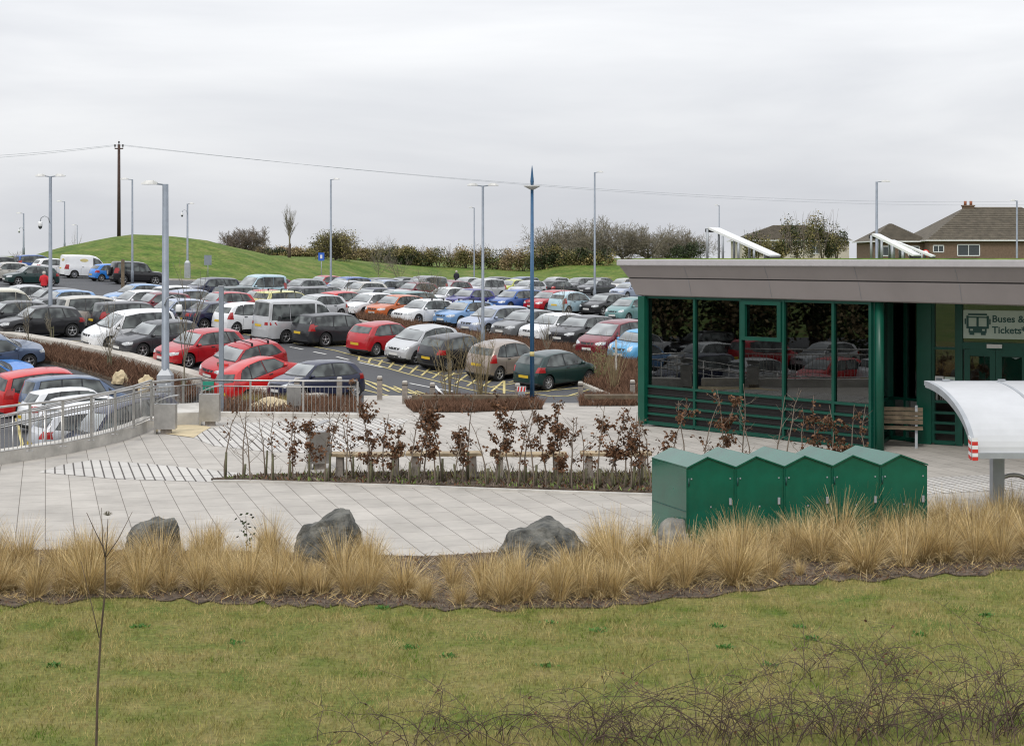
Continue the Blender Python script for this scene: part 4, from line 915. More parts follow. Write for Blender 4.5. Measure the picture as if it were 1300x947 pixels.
# tilted roof panels
def roofpanel(px0,py0,px1,py1,Y,wd,label):
    a=Vector((W(px0,Y),Y,Zat(py0,Y))); b=Vector((W(px1,Y),Y-.3,Zat(py1,Y)+.02)); t=thing('roof_light',label,'roof light',(a.x,a.y,4.36),group='tilted white roof panels')
    a=a-Vector(t.location); b=b-Vector(t.location); m=MB(); w=Vector((wd*.55,wd,0))
    nrm=(b-a).cross(w).normalized()*.06
    if nrm.z<0: nrm=-nrm
    vs=[a,b,b+w,a+w]; m.add([tuple(q) for q in vs]+[tuple(q+nrm) for q in vs],[(3,2,1,0),(4,5,6,7),(0,1,5,4),(1,2,6,5),(2,3,7,6),(3,0,4,7)]); m.build('tilted_panel',M['white'],t,recalc=True)
    m=MB()
    for k in(.0,.98): q=a.lerp(b,k)+nrm*.5; m.bar(q-nrm*1.2,q+w-nrm*1.2,.1,.1)
    m.build('panel_edge',M['black'],t)
    for k in(0,.25,.5,.75):
        q=a.lerp(b,k); 
        if q.z<.08: continue
        m=MB(); m.tube([(q.x,q.y,0),(q.x,q.y,q.z)],.035,8); m.build('leg',M['galvl'],t); m=MB(); q2=q+w; m.tube([(q2.x,q2.y,0),(q2.x,q2.y,q2.z)],.035,8); m.build('leg',M['galvl'],t)
roofpanel(898,291,975,327,46,.8,'long tilted white roof panel on legs left of the evergreen trees')
roofpanel(1106,299,1156,327,44,.7,'tilted white roof panel on legs in front of the bungalow wing')
roofpanel(1131,307,1180,328,47,.3,'narrow tilted white roof panel just right of the wider one near the bungalow')
# ---------------------------------------------------------------- cycle lockers
fl=(2.65,23.95); fr_=(6.41,24.3); dp=Vector((-.42,1.15,0))*1.0
for i in range(5):
    a=Vector((lerp(fl[0],fr_[0],i/5),lerp(fl[1],fr_[1],i/5),0)); b=Vector((lerp(fl[0],fr_[0],(i+1)/5),lerp(fl[1],fr_[1],(i+1)/5),0)); w=b-a; w=w*.992
    t=thing('cycle_locker',['leftmost green cycle locker with its pale left side showing','second green cycle locker from the left','middle one of the five green cycle lockers','second green cycle locker from the right','rightmost green cycle locker, nearest the curved shelter'][i],'cycle locker',a,group='row of five green cycle lockers')
    m=MB(); o=Vector((0,0,0)); pk=w*.42; H1,H2=1.205,1.36
    v=[o,w,w+dp,dp]; vb=[tuple(q) for q in v]+[(q.x,q.y,H1) for q in v]
    m.add(vb,[(3,2,1,0),(1,2,6,5),(2,3,7,6),(3,0,4,7),(0,1,5,4)]); pf=Vector((pk.x,pk.y,H2)); pb=Vector((pk.x+dp.x,pk.y+dp.y,H2))
    m.add([vb[4],vb[5],tuple(pf)],[(0,1,2)]); m.add([vb[7],vb[6],tuple(pb)],[(0,2,1)]); m.build('locker_body',M['locker'],t)
    nf=Vector((-w.y,w.x,0)).normalized()*-.03
    def rp(nme,p0,p1):
        q0=Vector((p0.x,p0.y,p0.z)); q1=Vector((p1.x,p1.y,p1.z)); u=Vector((0,0,.022)); f=-dp.normalized()*.03
        vs=[q0+f+u*.2,q1+f+u*.2,q1+dp*1.01+u*.2,q0+dp*1.01+u*.2]; mm=MB(); mm.add([tuple(q) for q in vs]+[tuple(q+u) for q in vs],[(3,2,1,0),(4,5,6,7),(0,1,5,4),(1,2,6,5),(2,3,7,6),(3,0,4,7)]); mm.build(nme,M['locker'],t,recalc=True)
    rp('roof_panel',Vector((o.x,o.y,H1)),pf-w*.004); rp('roof_panel',pf+w*.004,Vector((w.x,w.y,H1)))
    m=MB(); c=w*.5+nf*.35; rz=math.atan2(w.y,w.x); m.box((c.x,c.y,.62),(w.length*.93,.012,1.12),rz=rz); d=m.build('locker_door',M['locker'],t)
    m=MB(); c=w*.5+nf*.7; 
    for k,(s,z) in enumerate([(.1,1.05),(.9,1.05),(.1,.2),(.9,.2),(.5,.62)]): c=w*s+nf*.75; m.box((c.x,c.y,z),(.02,.01,.02),rz=rz)
    c=w*.9+nf*.8; m.box((c.x,c.y,.7),(.035,.03,.1),rz=rz); m.build('lock_plate',M['galvl'],d)
    for z in(1.0,.3):
        m=MB(); c=w*.045+nf*.7; m.tube([(c.x,c.y,z-.06),(c.x,c.y,z+.06)],.012,8); m.build('hinge',M['signdark'],d)
    if i==0:
        m=MB(); m.bar(dp*.02+Vector((-.004,0,.55)),dp*.98+Vector((-.004,0,.55)),.006,.012); m.build('side_seam',M['signdark'],t)
# ---------------------------------------------------------------- curved shelter
SX,SY=7.08,24.3
sh=thing('cycle_shelter','curved white canopy shelter on a grey post at the right edge','cycle shelter',(SX,SY,0))
prof=[]; D_,z0_,z1_=2.75,1.39,2.28
for k in range(17):
    a=PI/2*k/16; prof.append((D_*(1-math.cos(a))*1.0*.98, z0_+(z1_-z0_)*math.sin(a)))
def arc(m,x0,x1,dz0,dz1,mi=0,pr=prof):
    vs=[]
    for y,z in pr: vs+=[(x0,y,z+dz0),(x1,y,z+dz0),(x1,y,z+dz1),(x0,y,z+dz1)]
    n=len(pr); fs=[(i*4+j,i*4+(j+1)%4,(i+1)*4+(j+1)%4,(i+1)*4+j) for i in range(n-1) for j in range(4)]+[(3,2,1,0),((n-1)*4,(n-1)*4+1,(n-1)*4+2,(n-1)*4+3)]
    m.add(vs,fs)
for x0,x1 in((.06,1.22),(1.26,2.42),(2.46,3.62)):
    m=MB(); arc(m,x0,x1,0,.012); m.build('canopy_sheet',M['canopy'],sh,recalc=True)
for x in(.0,1.2,2.4,3.6):
    m=MB(); arc(m,x,x+.07 if x==0 else x+.05,-.09 if x==0 else -.05,.02); m.build('arch_rib',M['galvl'],sh,recalc=True)
m=MB(); m.bar((0,-.01,z0_-.03),(3.7,-.01,z0_-.03),.06,.09); m.build('front_gutter',M['galvl'],sh)
m=MB(); m.bar((0,D_*.98+.04,z1_-.02),(3.7,D_*.98+.04,z1_-.02),.06,.08); m.build('rear_beam',M['galvl'],sh)
for k in(0,1,2,3): m=MB(); m.box((.35+k*.95,D_*.97,z1_+.035),(.12,.05,.03)); m.build('clip',M['galvl'],sh)
for x in(1.0-.02,3.2):
    m=MB(); m.box((x-.04,1.75,.98),(.19,.19,1.96)); m.box((x-.04,1.75,.02),(.34,.34,.04)); m.build('post',M['galvl'],sh)
    m=MB(); m.bar((x-.04,1.75,1.9),(x-.04,.15,1.42),.09,.09); m.build('bracket',M['galvl'],sh)
m=MB()
for k in range(3):
    y=.02+k*.03; 
    q=[(-.006,.0+k*.028,z0_-.02+k*.085),(-.006,.03+k*.028,z0_+.02+k*.085),(-.006,.10+k*.028,z0_+.0+k*.085),(-.006,.07+k*.028,z0_-.04+k*.085)]
i0=[(-.008,.0,1.36),(-.008,.10,1.34),(-.008,.12,1.62),(-.008,.03,1.62)]
for k in range(6):
    z=1.29+k*.058; 
    m=MB(); yy=.0+max(0,(z-1.39))*.10; m.add([(-.01,yy-.03,z),(-.01,yy+.10,z+.025),(-.01,yy+.10,z+.08),(-.01,yy-.03,z+.055),(-.002,yy-.03,z),(-.002,yy+.10,z+.025),(-.002,yy+.10,z+.08),(-.002,yy-.03,z+.055)],[(3,2,1,0),(4,5,6,7),(0,1,5,4),(1,2,6,5),(2,3,7,6),(3,0,4,7)])
    m.add([(xx,yy-.07,zz) for xx in(.0,.09) for zz in(z,z+.056)],[(0,1,3,2)])
    m.build('warning_stripe',M['red'] if k%2==0 else M['white'],sh)
for k in range(3):
    X=8.62+k*1.0-.25; t=thing('cycle_stand',['nearest steel hoop cycle stand just right of the shelter post','second steel hoop cycle stand under the shelter','third steel hoop cycle stand under the shelter'][k],'cycle stand',(X,26.3+.0*k,0),group='hoop cycle stands')
    m=MB(); m.tube([(-.36,0,0),(-.36,0,.45)]+[(-.36*math.cos(PI*j/12),0,.45+.34*math.sin(PI*j/12)) for j in range(1,12)]+[(.36,0,.45),(.36,0,0)],.04,10); m.build('hoop',M['steel'],t)
    m=MB(); m.box((-.36,0,.01),(.12,.12,.02)); m.build('base_plate',M['steel'],t); m=MB(); m.box((.36,0,.01),(.12,.12,.02)); m.build('base_plate',M['steel'],t)
# ---------------------------------------------------------------- railings
def railing(label,pts,h,posts=None,gap=.115,two=True,gname='steel_railing',flat=None):
    """pts: list of base Vectors; a rail along them"""
    o=Vector(pts[0]); t=thing('steel_railing',label,'railing',o)
    P_=[Vector(p)-o for p in pts]
    m=MB(); up=Vector((0,0,1)); m.tube([p+up*h for p in P_],.026,10); m.build('handrail',M['steel'],t)
    if two: m=MB(); m.tube([p+up*(h-.17) for p in P_],.018,8); m.build('upper_rail',M['steel'],t)
    m=MB(); m.tube([p+up*.09 for p in P_],.018,8); m.build('lower_rail',M['steel'],t)
    for p in P_: m=MB(); m.bar(p,p+up*(h-.02),.055,.03,up=(0,1,0)); m.box((p.x,p.y,.01+p.z),(.14,.14,.02)); m.build('post',M['steel'],t)
    for a,b in zip(P_[:-1],P_[1:]):
        n=max(2,int((b-a).length/gap)); m=MB()
        for k in range(1,n): q=a.lerp(b,k/n); m.tube([q+up*.10,q+up*(h-(.17 if two else 0))],.0085,5,cap=False)
        m.build('baluster_panel',M['steel'],t)
    return t
up=Vector((0,0,.28))
railing('sloping stainless steel railing on the pale upstand wall at left',[P(x,y)+up for x,y in [(-300,633),(-200,621),(-95,608),(-22,600),(38,590.5),(80,584),(116,576),(146,568),(170,559),(192,549)]],1.02)
# landing railing between
railing('short steel railing panel joining the sloping and the right railing',[P(193,540)+Vector((0,0,.1)),P(233,529),P(256,526)],1.05)
railing('straight stainless steel railing in front of the brown bed, right of the bins',[P(256,527),P(318,527.5),P(385,528),P(454,528.5)],1.0)
# ramp handrails beyond (stairs down)
for k,(off_,lb) in enumerate([(0,'nearer inclined steel handrail going down to the lower bays'),(1.5,'farther inclined steel handrail going down to the lower bays')]):
    a=P(190,541)+Vector((-.35,.5+off_,0)); b=a+Vector((-5.2,-4.2,-1.0)); t=thing('ramp_handrail',lb,'handrail',a,group='inclined handrails')
    d=b-a
    for hh in(.98,.72): m=MB(); m.tube([Vector((.4,.3,hh)),Vector((0,0,hh)),d+Vector((0,0,hh)),d+Vector((-.3,-.25,hh))],.024,8); m.build('handrail',M['steel'],t)
    for s in range(6):
        q=d*(s/5); gz=Hb(a.x+q.x,a.y+q.y)-.14-a.z; m=MB(); m.tube([Vector((q.x,q.y,min(gz,q.z))),q+Vector((0,0,.98))],.022,8); m.build('post',M['steel'],t)
# landing block
a=P(222,541); m=MB(); m.prism([tuple((P(x,y)-a)[:2]) for x,y in [(222,541),(252,540),(256,529),(224,530)]],-.4,.33); t=m.build('concrete_block',M['concrete']); t.location=a; tag(t,'low pale concrete block beside the bins at the ramp landing','block')
# bins
def bin_(px,py,label,w=.42,h=.62,lid=True,rz=.25,s=1.0):
    p=P(px,py); t=thing('litter_bin',label,'litter bin',p,rz,group='stainless steel litter bins')
    m=MB(); m.box((0,0,h/2+.12),(w,.34,h)); m.box((-w*.5+.0,0,.06+h/2),(.05,.36,h+.14)); m.build('bin_body',M['steel'],t)
    m=MB(); m.box((0,0,.05),(w*.5,.2,.14)); m.build('plinth',M['granite'],t)
    if lid:
        m=MB(); vs=[]
        for k in range(9): a=k/8; vs.append((-w/2+w*1.1*a, .12+h+.05+.16*math.sin(a*PI/2)))
        vv=[];
        for x,z in vs: vv+=[(x,-.19,z),(x,.19,z),(x,.19,z+.015),(x,-.19,z+.015)]
        m.add(vv,[(i*4+j,i*4+(j+1)%4,(i+1)*4+(j+1)%4,(i+1)*4+j) for i in range(8) for j in range(4)]+[(3,2,1,0),(32,33,34,35)]); m.build('curved_lid',M['steel'],t,recalc=True)
    return t
bin_(211,551,'stainless litter bin with curved lid at the end of the sloping railing',.5,.62,rz=.05)
bin_(267,541,'stainless litter bin with curved lid at the left end of the right railing',.5,.72,rz=.05)
bin_(405,596,'stainless litter bin with curved lid behind the leafless hedge',.42,.66,rz=.3)
bin_(374,520,'grey steel bin in the brown bed behind the right railing',.4,.62,rz=.1)
# bollards
def bollard(px,yt,yb,label,fn=P,w=.17):
    p=fn(px,yb); s=F/p.y; h=(yb-yt)/s; t=thing('bollard',label,'bollard',p,group='square timber bollards')
    m=MB(); m.box((0,0,h/2-.02),(w,w,h-.04)); m.build('post',M['granite'],t); m=MB(); m.box((0,0,h-.015),(w*.99,w*.99,.05),top=.75); m.build('chamfered_cap',M['concrete'],t)
    m=MB(); m.box((0,0,h-.13),(w+.008,w+.008,.03)); m.build('groove_band',M['black'],t)
for a in [(377,480,508,'bollard behind the right railing left of the navy hatchback wheel'),(431,479,507,'bollard behind the right railing below the navy hatchback'),(482,478,508,'bollard just right of the end of the right railing'),(514,484,513,'bollard left of the long timber bench by the road'),(549,486,511,'bollard behind the left part of the long road bench'),(657,487,512,'bollard behind the right end of the long road bench'),(737,485,508,'bollard left of the second road bench'),(803,483,502,'bollard nearest the green building corner')]: bollard(*a)
# red waste bin and reflective marker
p=A(284,489); t=thing('red_bin','small red bin standing behind the right railing beside the red cars','bin',p); m=MB(); m.box((0,0,.42),(.36,.3,.84),top=1.15); m.build('bin_body',M['red'],t); m=MB(); m.box((-.22,0,.45),(.08,.12,.9)); m.build('bin_post',M['wood'],t)
p=P(662,513); t=thing('marker_post','short pale marker post with a red and white striped top by the road','marker post',p); m=MB(); m.box((0,0,.2),(.22,.1,.4)); m.build('post',M['galvl'],t)
m=MB(); m.box((0,0,.48),(.30,.08,.17)); m.build('striped_head',M['white'],t)
for k in range(3):
    m=MB(); x=-.11+k*.1; m.add([(x-.03,-.043,.40),(x+.02,-.043,.40),(x+.05,-.043,.56),(x,-.043,.56)],[(0,1,2,3)]); m.build('red_stripe',M['red'],t)
# green board left of red bin
p=A(268,500); t=thing('green_board','low green board behind the right railing','board',p); m=MB(); m.box((0,0,.3),(.8,.04,.35)); m.build('panel',M['signgreen'],t)
for s in(-1,1): m=MB(); m.box((s*.35,0,.1),(.05,.03,.3)); m.build('leg',M['wood'],t)
# timber benches
def bench(px0,px1,yseat,ybase,label,fn=P,legm='granite',wd=.42,th=.06,nl=2,curve=.0,group='low timber benches'):
    a=fn((px0+px1)/2,ybase); s=F/a.y; L=(px1-px0)/s; h=(ybase-yseat)/s; t=thing('timber_bench',label,'bench',a,group=group)
    for k in range(4):
        y=-wd/2+wd*(k+.5)/4; m=MB(); pts=[(-L/2+L*i/6,y+curve*(1-(i/3-1)**2),h-th/2) for i in range(7)]
        for p,q in zip(pts[:-1],pts[1:]): m.bar(p,q,wd/4*.86,th)
        m.build('slat',M['wood'] if legm=='concrete' else M['bench'],t)
    for i in range(nl):
        x=-L/2+L*(.12+.76*i/(nl-1)); m=MB(); m.box((x,curve*.6,h/2-th/2),(.16,wd*.8,h-th),top=.8); m.box((x,curve*.6,.03),(.22,wd*.9,.06)); m.build('leg',M[legm],t)
for i,(a,b) in enumerate([(421,513),(516,612),(623,719),(737,826)]): bench(a,b,575,607+i*1.0,['leftmost','second','third','rightmost'][i]+' low timber bench behind the leafless hedge'+['',' from the left',' from the left',''][i],curve=-.08)
bench(523,657,502,516,'long weathered timber bench on the bed edge beside the road',legm='concrete',wd=.35,th=.14,nl=2,group='road side benches')
bench(742,820,501,514,'shorter timber bench by the road next to the building corner',legm='concrete',wd=.35,th=.14,nl=2,group='road side benches')
# bench with back by the round column
p=Vector((8.85,36.9,0)); t=thing('backed_bench','slatted timber bench with a back beside the round green column','bench',p,-.25)
for k in range(4): m=MB(); m.bar((-.75,.16+k*.02,.56+k*.1),(.75,.16+k*.02,.56+k*.1),.03,.085); m.build('back_slat',M['wood'],t)
for k in range(4): m=MB(); m.bar((-.75,-.28+k*.12,.45),(.75,-.28+k*.12,.45),.1,.04); m.build('seat_slat',M['wood'],t)
for x in(-.6,.6): m=MB(); m.bar((x,-.25,0),(x,-.2,.43),.06); m.bar((x,.15,0),(x,.24,.95),.06); m.bar((x,-.28,.42),(x,.2,.42),.05); m.build('frame',M['galvl'],t)
# stubby stone/steel pieces in tuft bed
p=P(1049,676); t=thing('low_post','short grey steel post showing above the dry grass by the lockers','post',p); m=MB(); m.box((0,0,.25),(.26,.2,.5)); m.build('shaft',M['galvl'],t); m=MB(); m.box((0,0,.51),(.3,.24,.04)); m.build('cap',M['concrete'],t)
# small signs
def sign(px,yt,Y,mt,shape,label,pole='galvl',r=.3,inner=None):
    X=W(px,Y); zb=Hg(X,Y)-.1; zt=Zat(yt,Y); t=thing('road_sign',label,'road sign',(X,Y,zb)); h=zt-zb
    m=MB(); m.tube([(0,0,0),(0,0,h)],.04,8); m.build('pole',M[pole],t)
    m=MB()
    if shape=='disc': m.lathe([(0,-.05),(r,-.05),(r,-.07),(0,-.07)],(0,0,h-r),20,axis='y')
    else: m.box((0,-.06,h-r),(r*1.5,.03,r*2))
    s=m.build('sign_face',M[mt],t,recalc=True)
    if inner:
        m=MB(); 
        if shape=='disc': m.lathe([(0,-.072),(r*.72,-.072),(r*.72,-.08),(0,-.08)],(0,0,h-r),20,axis='y')
        else: m.box((0,-.08,h-r),(r*.5,.012,r*.9))
        m.build('sign_symbol',M[inner],s,recalc=True)
sign(408,321,150,'signblue','rect','small blue and white sign on a pole before the bare bush at the grass bank',r=.38,inner='white')
sign(264,324,143,'galv','rect','narrow grey sign on a pole at the right foot of the mound',r=.45)
sign(1175,317,190,'red','disc','small round red-rimmed road sign in front of the bungalow',r=.45,inner='white')
# thin wooden posts in car park
for px,yt,Y,lb in [(156,330,118,'weathered square timber post beside the black off-roader')]:
    X=W(px,Y); t=thing('timber_post',lb,'post',(X,Y,Ha(X,Y))); h=Zat(yt,Y)-Ha(X,Y); m=MB(); m.box((0,0,h/2),(.22,.2,h)); m.build('shaft',M['wood'],t); m=MB(); m.box((0,0,h+.02),(.24,.22,.04),top=.7); m.build('cap',M['wood'],t)
p=A(782,478); t=thing('willow_stake','thin grey stake in the brown bed right of the dark green hatchback','stake',p); m=MB(); m.box((0,0,.75),(.09,.07,1.5)); m.build('shaft',M['concrete'],t); m=MB(); m.box((0,0,1.51),(.07,.05,.03),top=.5); m.build('cap',M['concrete'],t)
# ---------------------------------------------------------------- houses
def hiphouse(name,label,x0,x1,y0,y1,zb,ze,zr,wallm,wins,chim=None,oh=.5):
    t=thing(name,label,'house',((x0+x1)/2,(y0+y1)/2,zb)); ox,oy=(x0+x1)/2,(y0+y1)/2
    hx,hy=(x1-x0)/2,(y1-y0)/2; m=MB(); m.box((0,0,(ze-zb)/2),(hx*2,hy*2,ze-zb)); m.build('wall',M[wallm],t)
    r=min(hx,hy)+oh; m=MB(); e=ze-zb; q=zr-zb; rx=max(0,hx+oh-r*.95)
    vs=[(-hx-oh,-hy-oh,e),(hx+oh,-hy-oh,e),(hx+oh,hy+oh,e),(-hx-oh,hy+oh,e),(-rx,0,q),(rx,0,q)]
    m.add(vs,[(3,2,1,0),(0,1,5,4),(2,3,4,5),(1,2,5),(3,0,4)]); rf=m.build('roof',M['tile'],t)
    m=MB()
    for k in range(1,18):
        f=k/18; y=lerp(-hy-oh,0,f); z=lerp(e,q,f)+.03; xw=lerp(hx+oh,rx,f); m.bar((-xw,y-.02,z),(xw,y-.02,z),.05,.05)
    m.build('tile_courses',M['tile'],rf)
    m=MB(); m.bar((-hx-oh,-hy-oh-.04,e-.06),(hx+oh,-hy-oh-.04,e-.06),.1,.16); m.bar((-hx-oh-.04,-hy-oh,e-.06),(-hx-oh-.04,hy+oh,e-.06),.1,.16); m.build('gutter',M['white'],t)
    if chim:
        cx,cz=chim; m=MB(); m.box((cx,.0,cz-.9),(1.5,.9,2.2)); m.box((cx,0,cz+.28),(1.7,1.1,.2)); c=m.build('chimney',M['brick'],rf)
        m=MB(); 
        for s in(-.4,.4): m.tube([(cx+s,0,cz+.38),(cx+s,0,cz+.95)],.2,10)
        m.build('chimney_pot',M['pot'],c)
    for wx,wz,ww,wh in wins:
        m=MB(); y=-hy-.03
        for s in(-1,1): m.box((wx+s*ww/2,y,wz),(.12,.1,wh)); m.box((wx,y,wz+s*wh/2),(ww,.1,.12))
        m.box((wx,y,wz),(.08,.08,wh)); w=m.build('window',M['white'],t); m=MB(); m.box((wx,y+.02,wz),(ww,.03,wh)); m.build('pane',M['winglass'],w)
    return t
def hx_(px,Y): return W(px,Y)
Y=215
bz=4.1
hiphouse('bungalow','large brick bungalow with tall hipped tiled roof and chimney at the right',hx_(1180,Y),hx_(1385,Y),Y,Y+15,bz,Zat(305,Y),Zat(263,Y+7.5),'brick',[(hx_(1229,Y)-hx_(1282,Y),1.4,3.0,1.5),(-9.8,1.6,1.4,.9),(8,1.4,3,1.5)],chim=(hx_(1229,Y+7.5)-hx_(1282.5,Y),Zat(264,Y+7.5)-bz))
hiphouse('bungalow_wing','lower tiled bungalow wing left of the tall hipped roof',hx_(1116,Y),hx_(1178,Y)+.5,Y+3,Y+14,bz,Zat(306,Y),Zat(284,Y+8.5),'brick',[(-1.6,1.3,1.6,1.3),(1.9,1.3,1.5,1.3)])
t=hiphouse('distant_house','distant grey-roofed house behind the evergreen trees',hx_(942,235),hx_(1078,235),235,247,4.1,Zat(305,235),Zat(286,241),'render',[(-4,1.6,1.6,1.2),(3,1.6,1.6,1.2)])
# roof windows on the wing
# ---------------------------------------------------------------- people
def person(label,px,y,zb,coat,scale=1.0,face=PI):
    X=W(px,y); t=thing('person',label,'person',(X,y,zb),face)
    bm=bmesh.new(); sk=bm.verts.layers.skin.verify()
    J={'pel':(0,0,.95),'chest':(0,0,1.3),'neck':(0,0,1.48),'head':(0,.01,1.6),'crown':(0,0,1.70),'shL':(.18,0,1.41),'elL':(.24,.02,1.15),'haL':(.22,.12,.92),'shR':(-.18,0,1.41),'elR':(-.25,-.02,1.15),'haR':(-.23,.06,.9),'hipL':(.09,0,.9),'knL':(.1,.08,.5),'anL':(.1,.02,.08),'toL':(.1,.16,.04),'hipR':(-.09,0,.9),'knR':(-.1,-.02,.5),'anR':(-.1,-.16,.09),'toR':(-.1,-.03,.04)}
    R={'pel':.15,'chest':.15,'neck':.055,'head':.095,'crown':.07,'shL':.07,'elL':.045,'haL':.035,'shR':.07,'elR':.045,'haR':.035,'hipL':.095,'knL':.06,'anL':.045,'toL':.035,'hipR':.095,'knR':.06,'anR':.045,'toR':.035}
    V={}
    for k in J: v=bm.verts.new(J[k]); v[sk].radius=(R[k],R[k]*.85); v[sk].use_root=(k=='pel'); V[k]=v
    for a,b in [('pel','chest'),('chest','neck'),('neck','head'),('head','crown'),('chest','shL'),('shL','elL'),('elL','haL'),('chest','shR'),('shR','elR'),('elR','haR'),('pel','hipL'),('hipL','knL'),('knL','anL'),('anL','toL'),('pel','hipR'),('hipR','knR'),('knR','anR'),('anR','toR')]: bm.edges.new((V[a],V[b]))
    me=bpy.data.meshes.new('body'); bm.to_mesh(me); bm.free(); o=bpy.data.objects.new('tmpb',me); COL.objects.link(o); o.modifiers.new('s','SKIN'); sd=o.modifiers.new('d','SUBSURF'); sd.levels=1
    bpy.context.view_layer.update(); m2=bpy.data.meshes.new_from_object(o.evaluated_get(bpy.context.evaluated_depsgraph_get())); bpy.data.objects.remove(o)
    m2.materials.clear(); m2.materials.append(M['cloth']); m2.materials.append(M['skin'])
    for p in m2.polygons: p.use_smooth=True; z=p.center[2]; p.material_index=1 if z>1.46 or (z<.97 and abs(p.center[0])>.19) else 0
    link('body',m2,t)
    m=MB(); m.lathe([(.20,.80),(.215,.95),(.20,1.15),(.225,1.34),(.19,1.44),(.09,1.50)],(0,0,0),16)
    m.v=[(x,y_*.72,z) for x,y_,z in m.v]
    for s in(1,-1): m.tube([(s*.17,0,1.41),(s*.245,.01*s,1.15),(s*.225,.09,.96)],[.085,.07,.06],10)
    m.build('coat',M[coat],t)
    m=MB(); m.lathe([(.0,.13),(.08,.10),(.11,.03),(.108,-.05),(.07,-.09)],(0,-.012,1.62),14); m.build('hair',M['hair'],t)
    t.scale=(scale,)*3; return t
x,y=ray(56,382,Hb); person('pedestrian in a bright red coat walking away between the parked cars at left',56,102,Ha(W(56,102),102),'coatred',1.0,0)
person('person in a dark jacket standing among the far parked cars',579.5,160,Ha(W(579.5,160),160),'cloth',1.0,0)
# ---------------------------------------------------------------- vegetation
rnd=random.Random(7)
def leaf(m,p,s,mi=0,r=rnd,asp=.6,droop=0):
    a=r.uniform(0,2*PI); b=r.uniform(-1,1); d=Vector((math.cos(a),math.sin(a),b-droop)).normalized(); e=d.cross(Vector((r.uniform(-1,1),r.uniform(-1,1),r.uniform(-1,1)))).normalized()*s*asp*.5; d=d*s
    p=Vector(p); m.add([tuple(p),tuple(p+d*.5+e),tuple(p+d),tuple(p+d*.5-e)],[(0,1,2,3)],mi)
def branch(m,p,d,L,r,depth,rr,tips,split=3,spread=.6,up=.1,mi=0,sides=5,minr=.004,twist=.25,n=4):
    pts=[Vector(p)]; rs=[r]; d=Vector(d).normalized()
    for i in range(n):
        d=(d+Vector((rr.uniform(-1,1),rr.uniform(-1,1),rr.uniform(-1,1)))*twist*.5+Vector((0,0,up*.3))).normalized()
        pts.append(pts[-1]+d*L/n); rs.append(max(minr,r*(1-.45*(i+1)/n)))
    m.tube(pts,rs,sides if depth>1 else 3,mi,cap=False)
    if depth<=0: tips.append((pts[-1],d)); return
    for k in range(split):
        t=rr.randint(1,n); q=pts[t]; a=rr.uniform(0,2*PI); o=d.orthogonal().normalized(); o.rotate(Matrix.Rotation(a,3,d)); nd=(d*(1-spread*.5)+o*spread*rr.uniform(.6,1.2)+Vector((0,0,up))).normalized()
        branch(m,q,nd,L*rr.uniform(.55,.8),rs[t]*.68,depth-1,rr,tips,split,spread,up,mi,sides,minr,twist,n if depth>2 else 3)
    branch(m,pts[-1],d,L*.7,rs[-1]*.85,depth-1,rr,tips,split,spread,up,mi,sides,minr,twist,n)
def baretree(name,label,X,Y,zb,h,seed,spread=.7,lean=0,bush=False,wide=1.0,depth=5,mt='twiggrey',cat='tree',group=None,minr=.012,leafy=None):
    rr=random.Random(seed); t=thing(name,label,cat,(X,Y,zb),group=group)
    tr=MB(); cr=MB(); tips=[]
    th=h*.28 if not bush else h*.08
    tr.tube([(0,0,-.3),(lean*th*.5,0,th*.5),(lean*th,0,th)],[h*.035,h*.028,h*.022],7); tr.build('trunk',M['bark'],t)
    nb=9 if (bush and depth==5) else 6 if bush else 5
    for k in range(nb):
        a=2*PI*k/nb+rr.uniform(-.3,.3); d=Vector((math.cos(a)*spread*wide,math.sin(a)*spread,1.0 if not bush else .8))
        branch(cr,(lean*th,0,th*rr.uniform(.7,1)),d,h*.30,h*.017,depth-1,rr,tips,3,spread,.08,0,5,minr,.35)
    # normalise height
    zs=max(v[2] for v in cr.v); k=h/zs; cr.v=[(v[0]*k*wide,v[1]*k,max(th*.5,v[2]*k)) for v in cr.v]
    cr.build('crown',M[mt],t)
    if leafy:
        lm=MB()
        for p,d in tips:
            for _ in range(leafy[1]): leaf(lm,p*k+Vector((rr.gauss(0,.25),rr.gauss(0,.25),rr.gauss(0,.25))),leafy[2],0,rr)
        lm.build('leaves',M[leafy[0]],t)
    return t
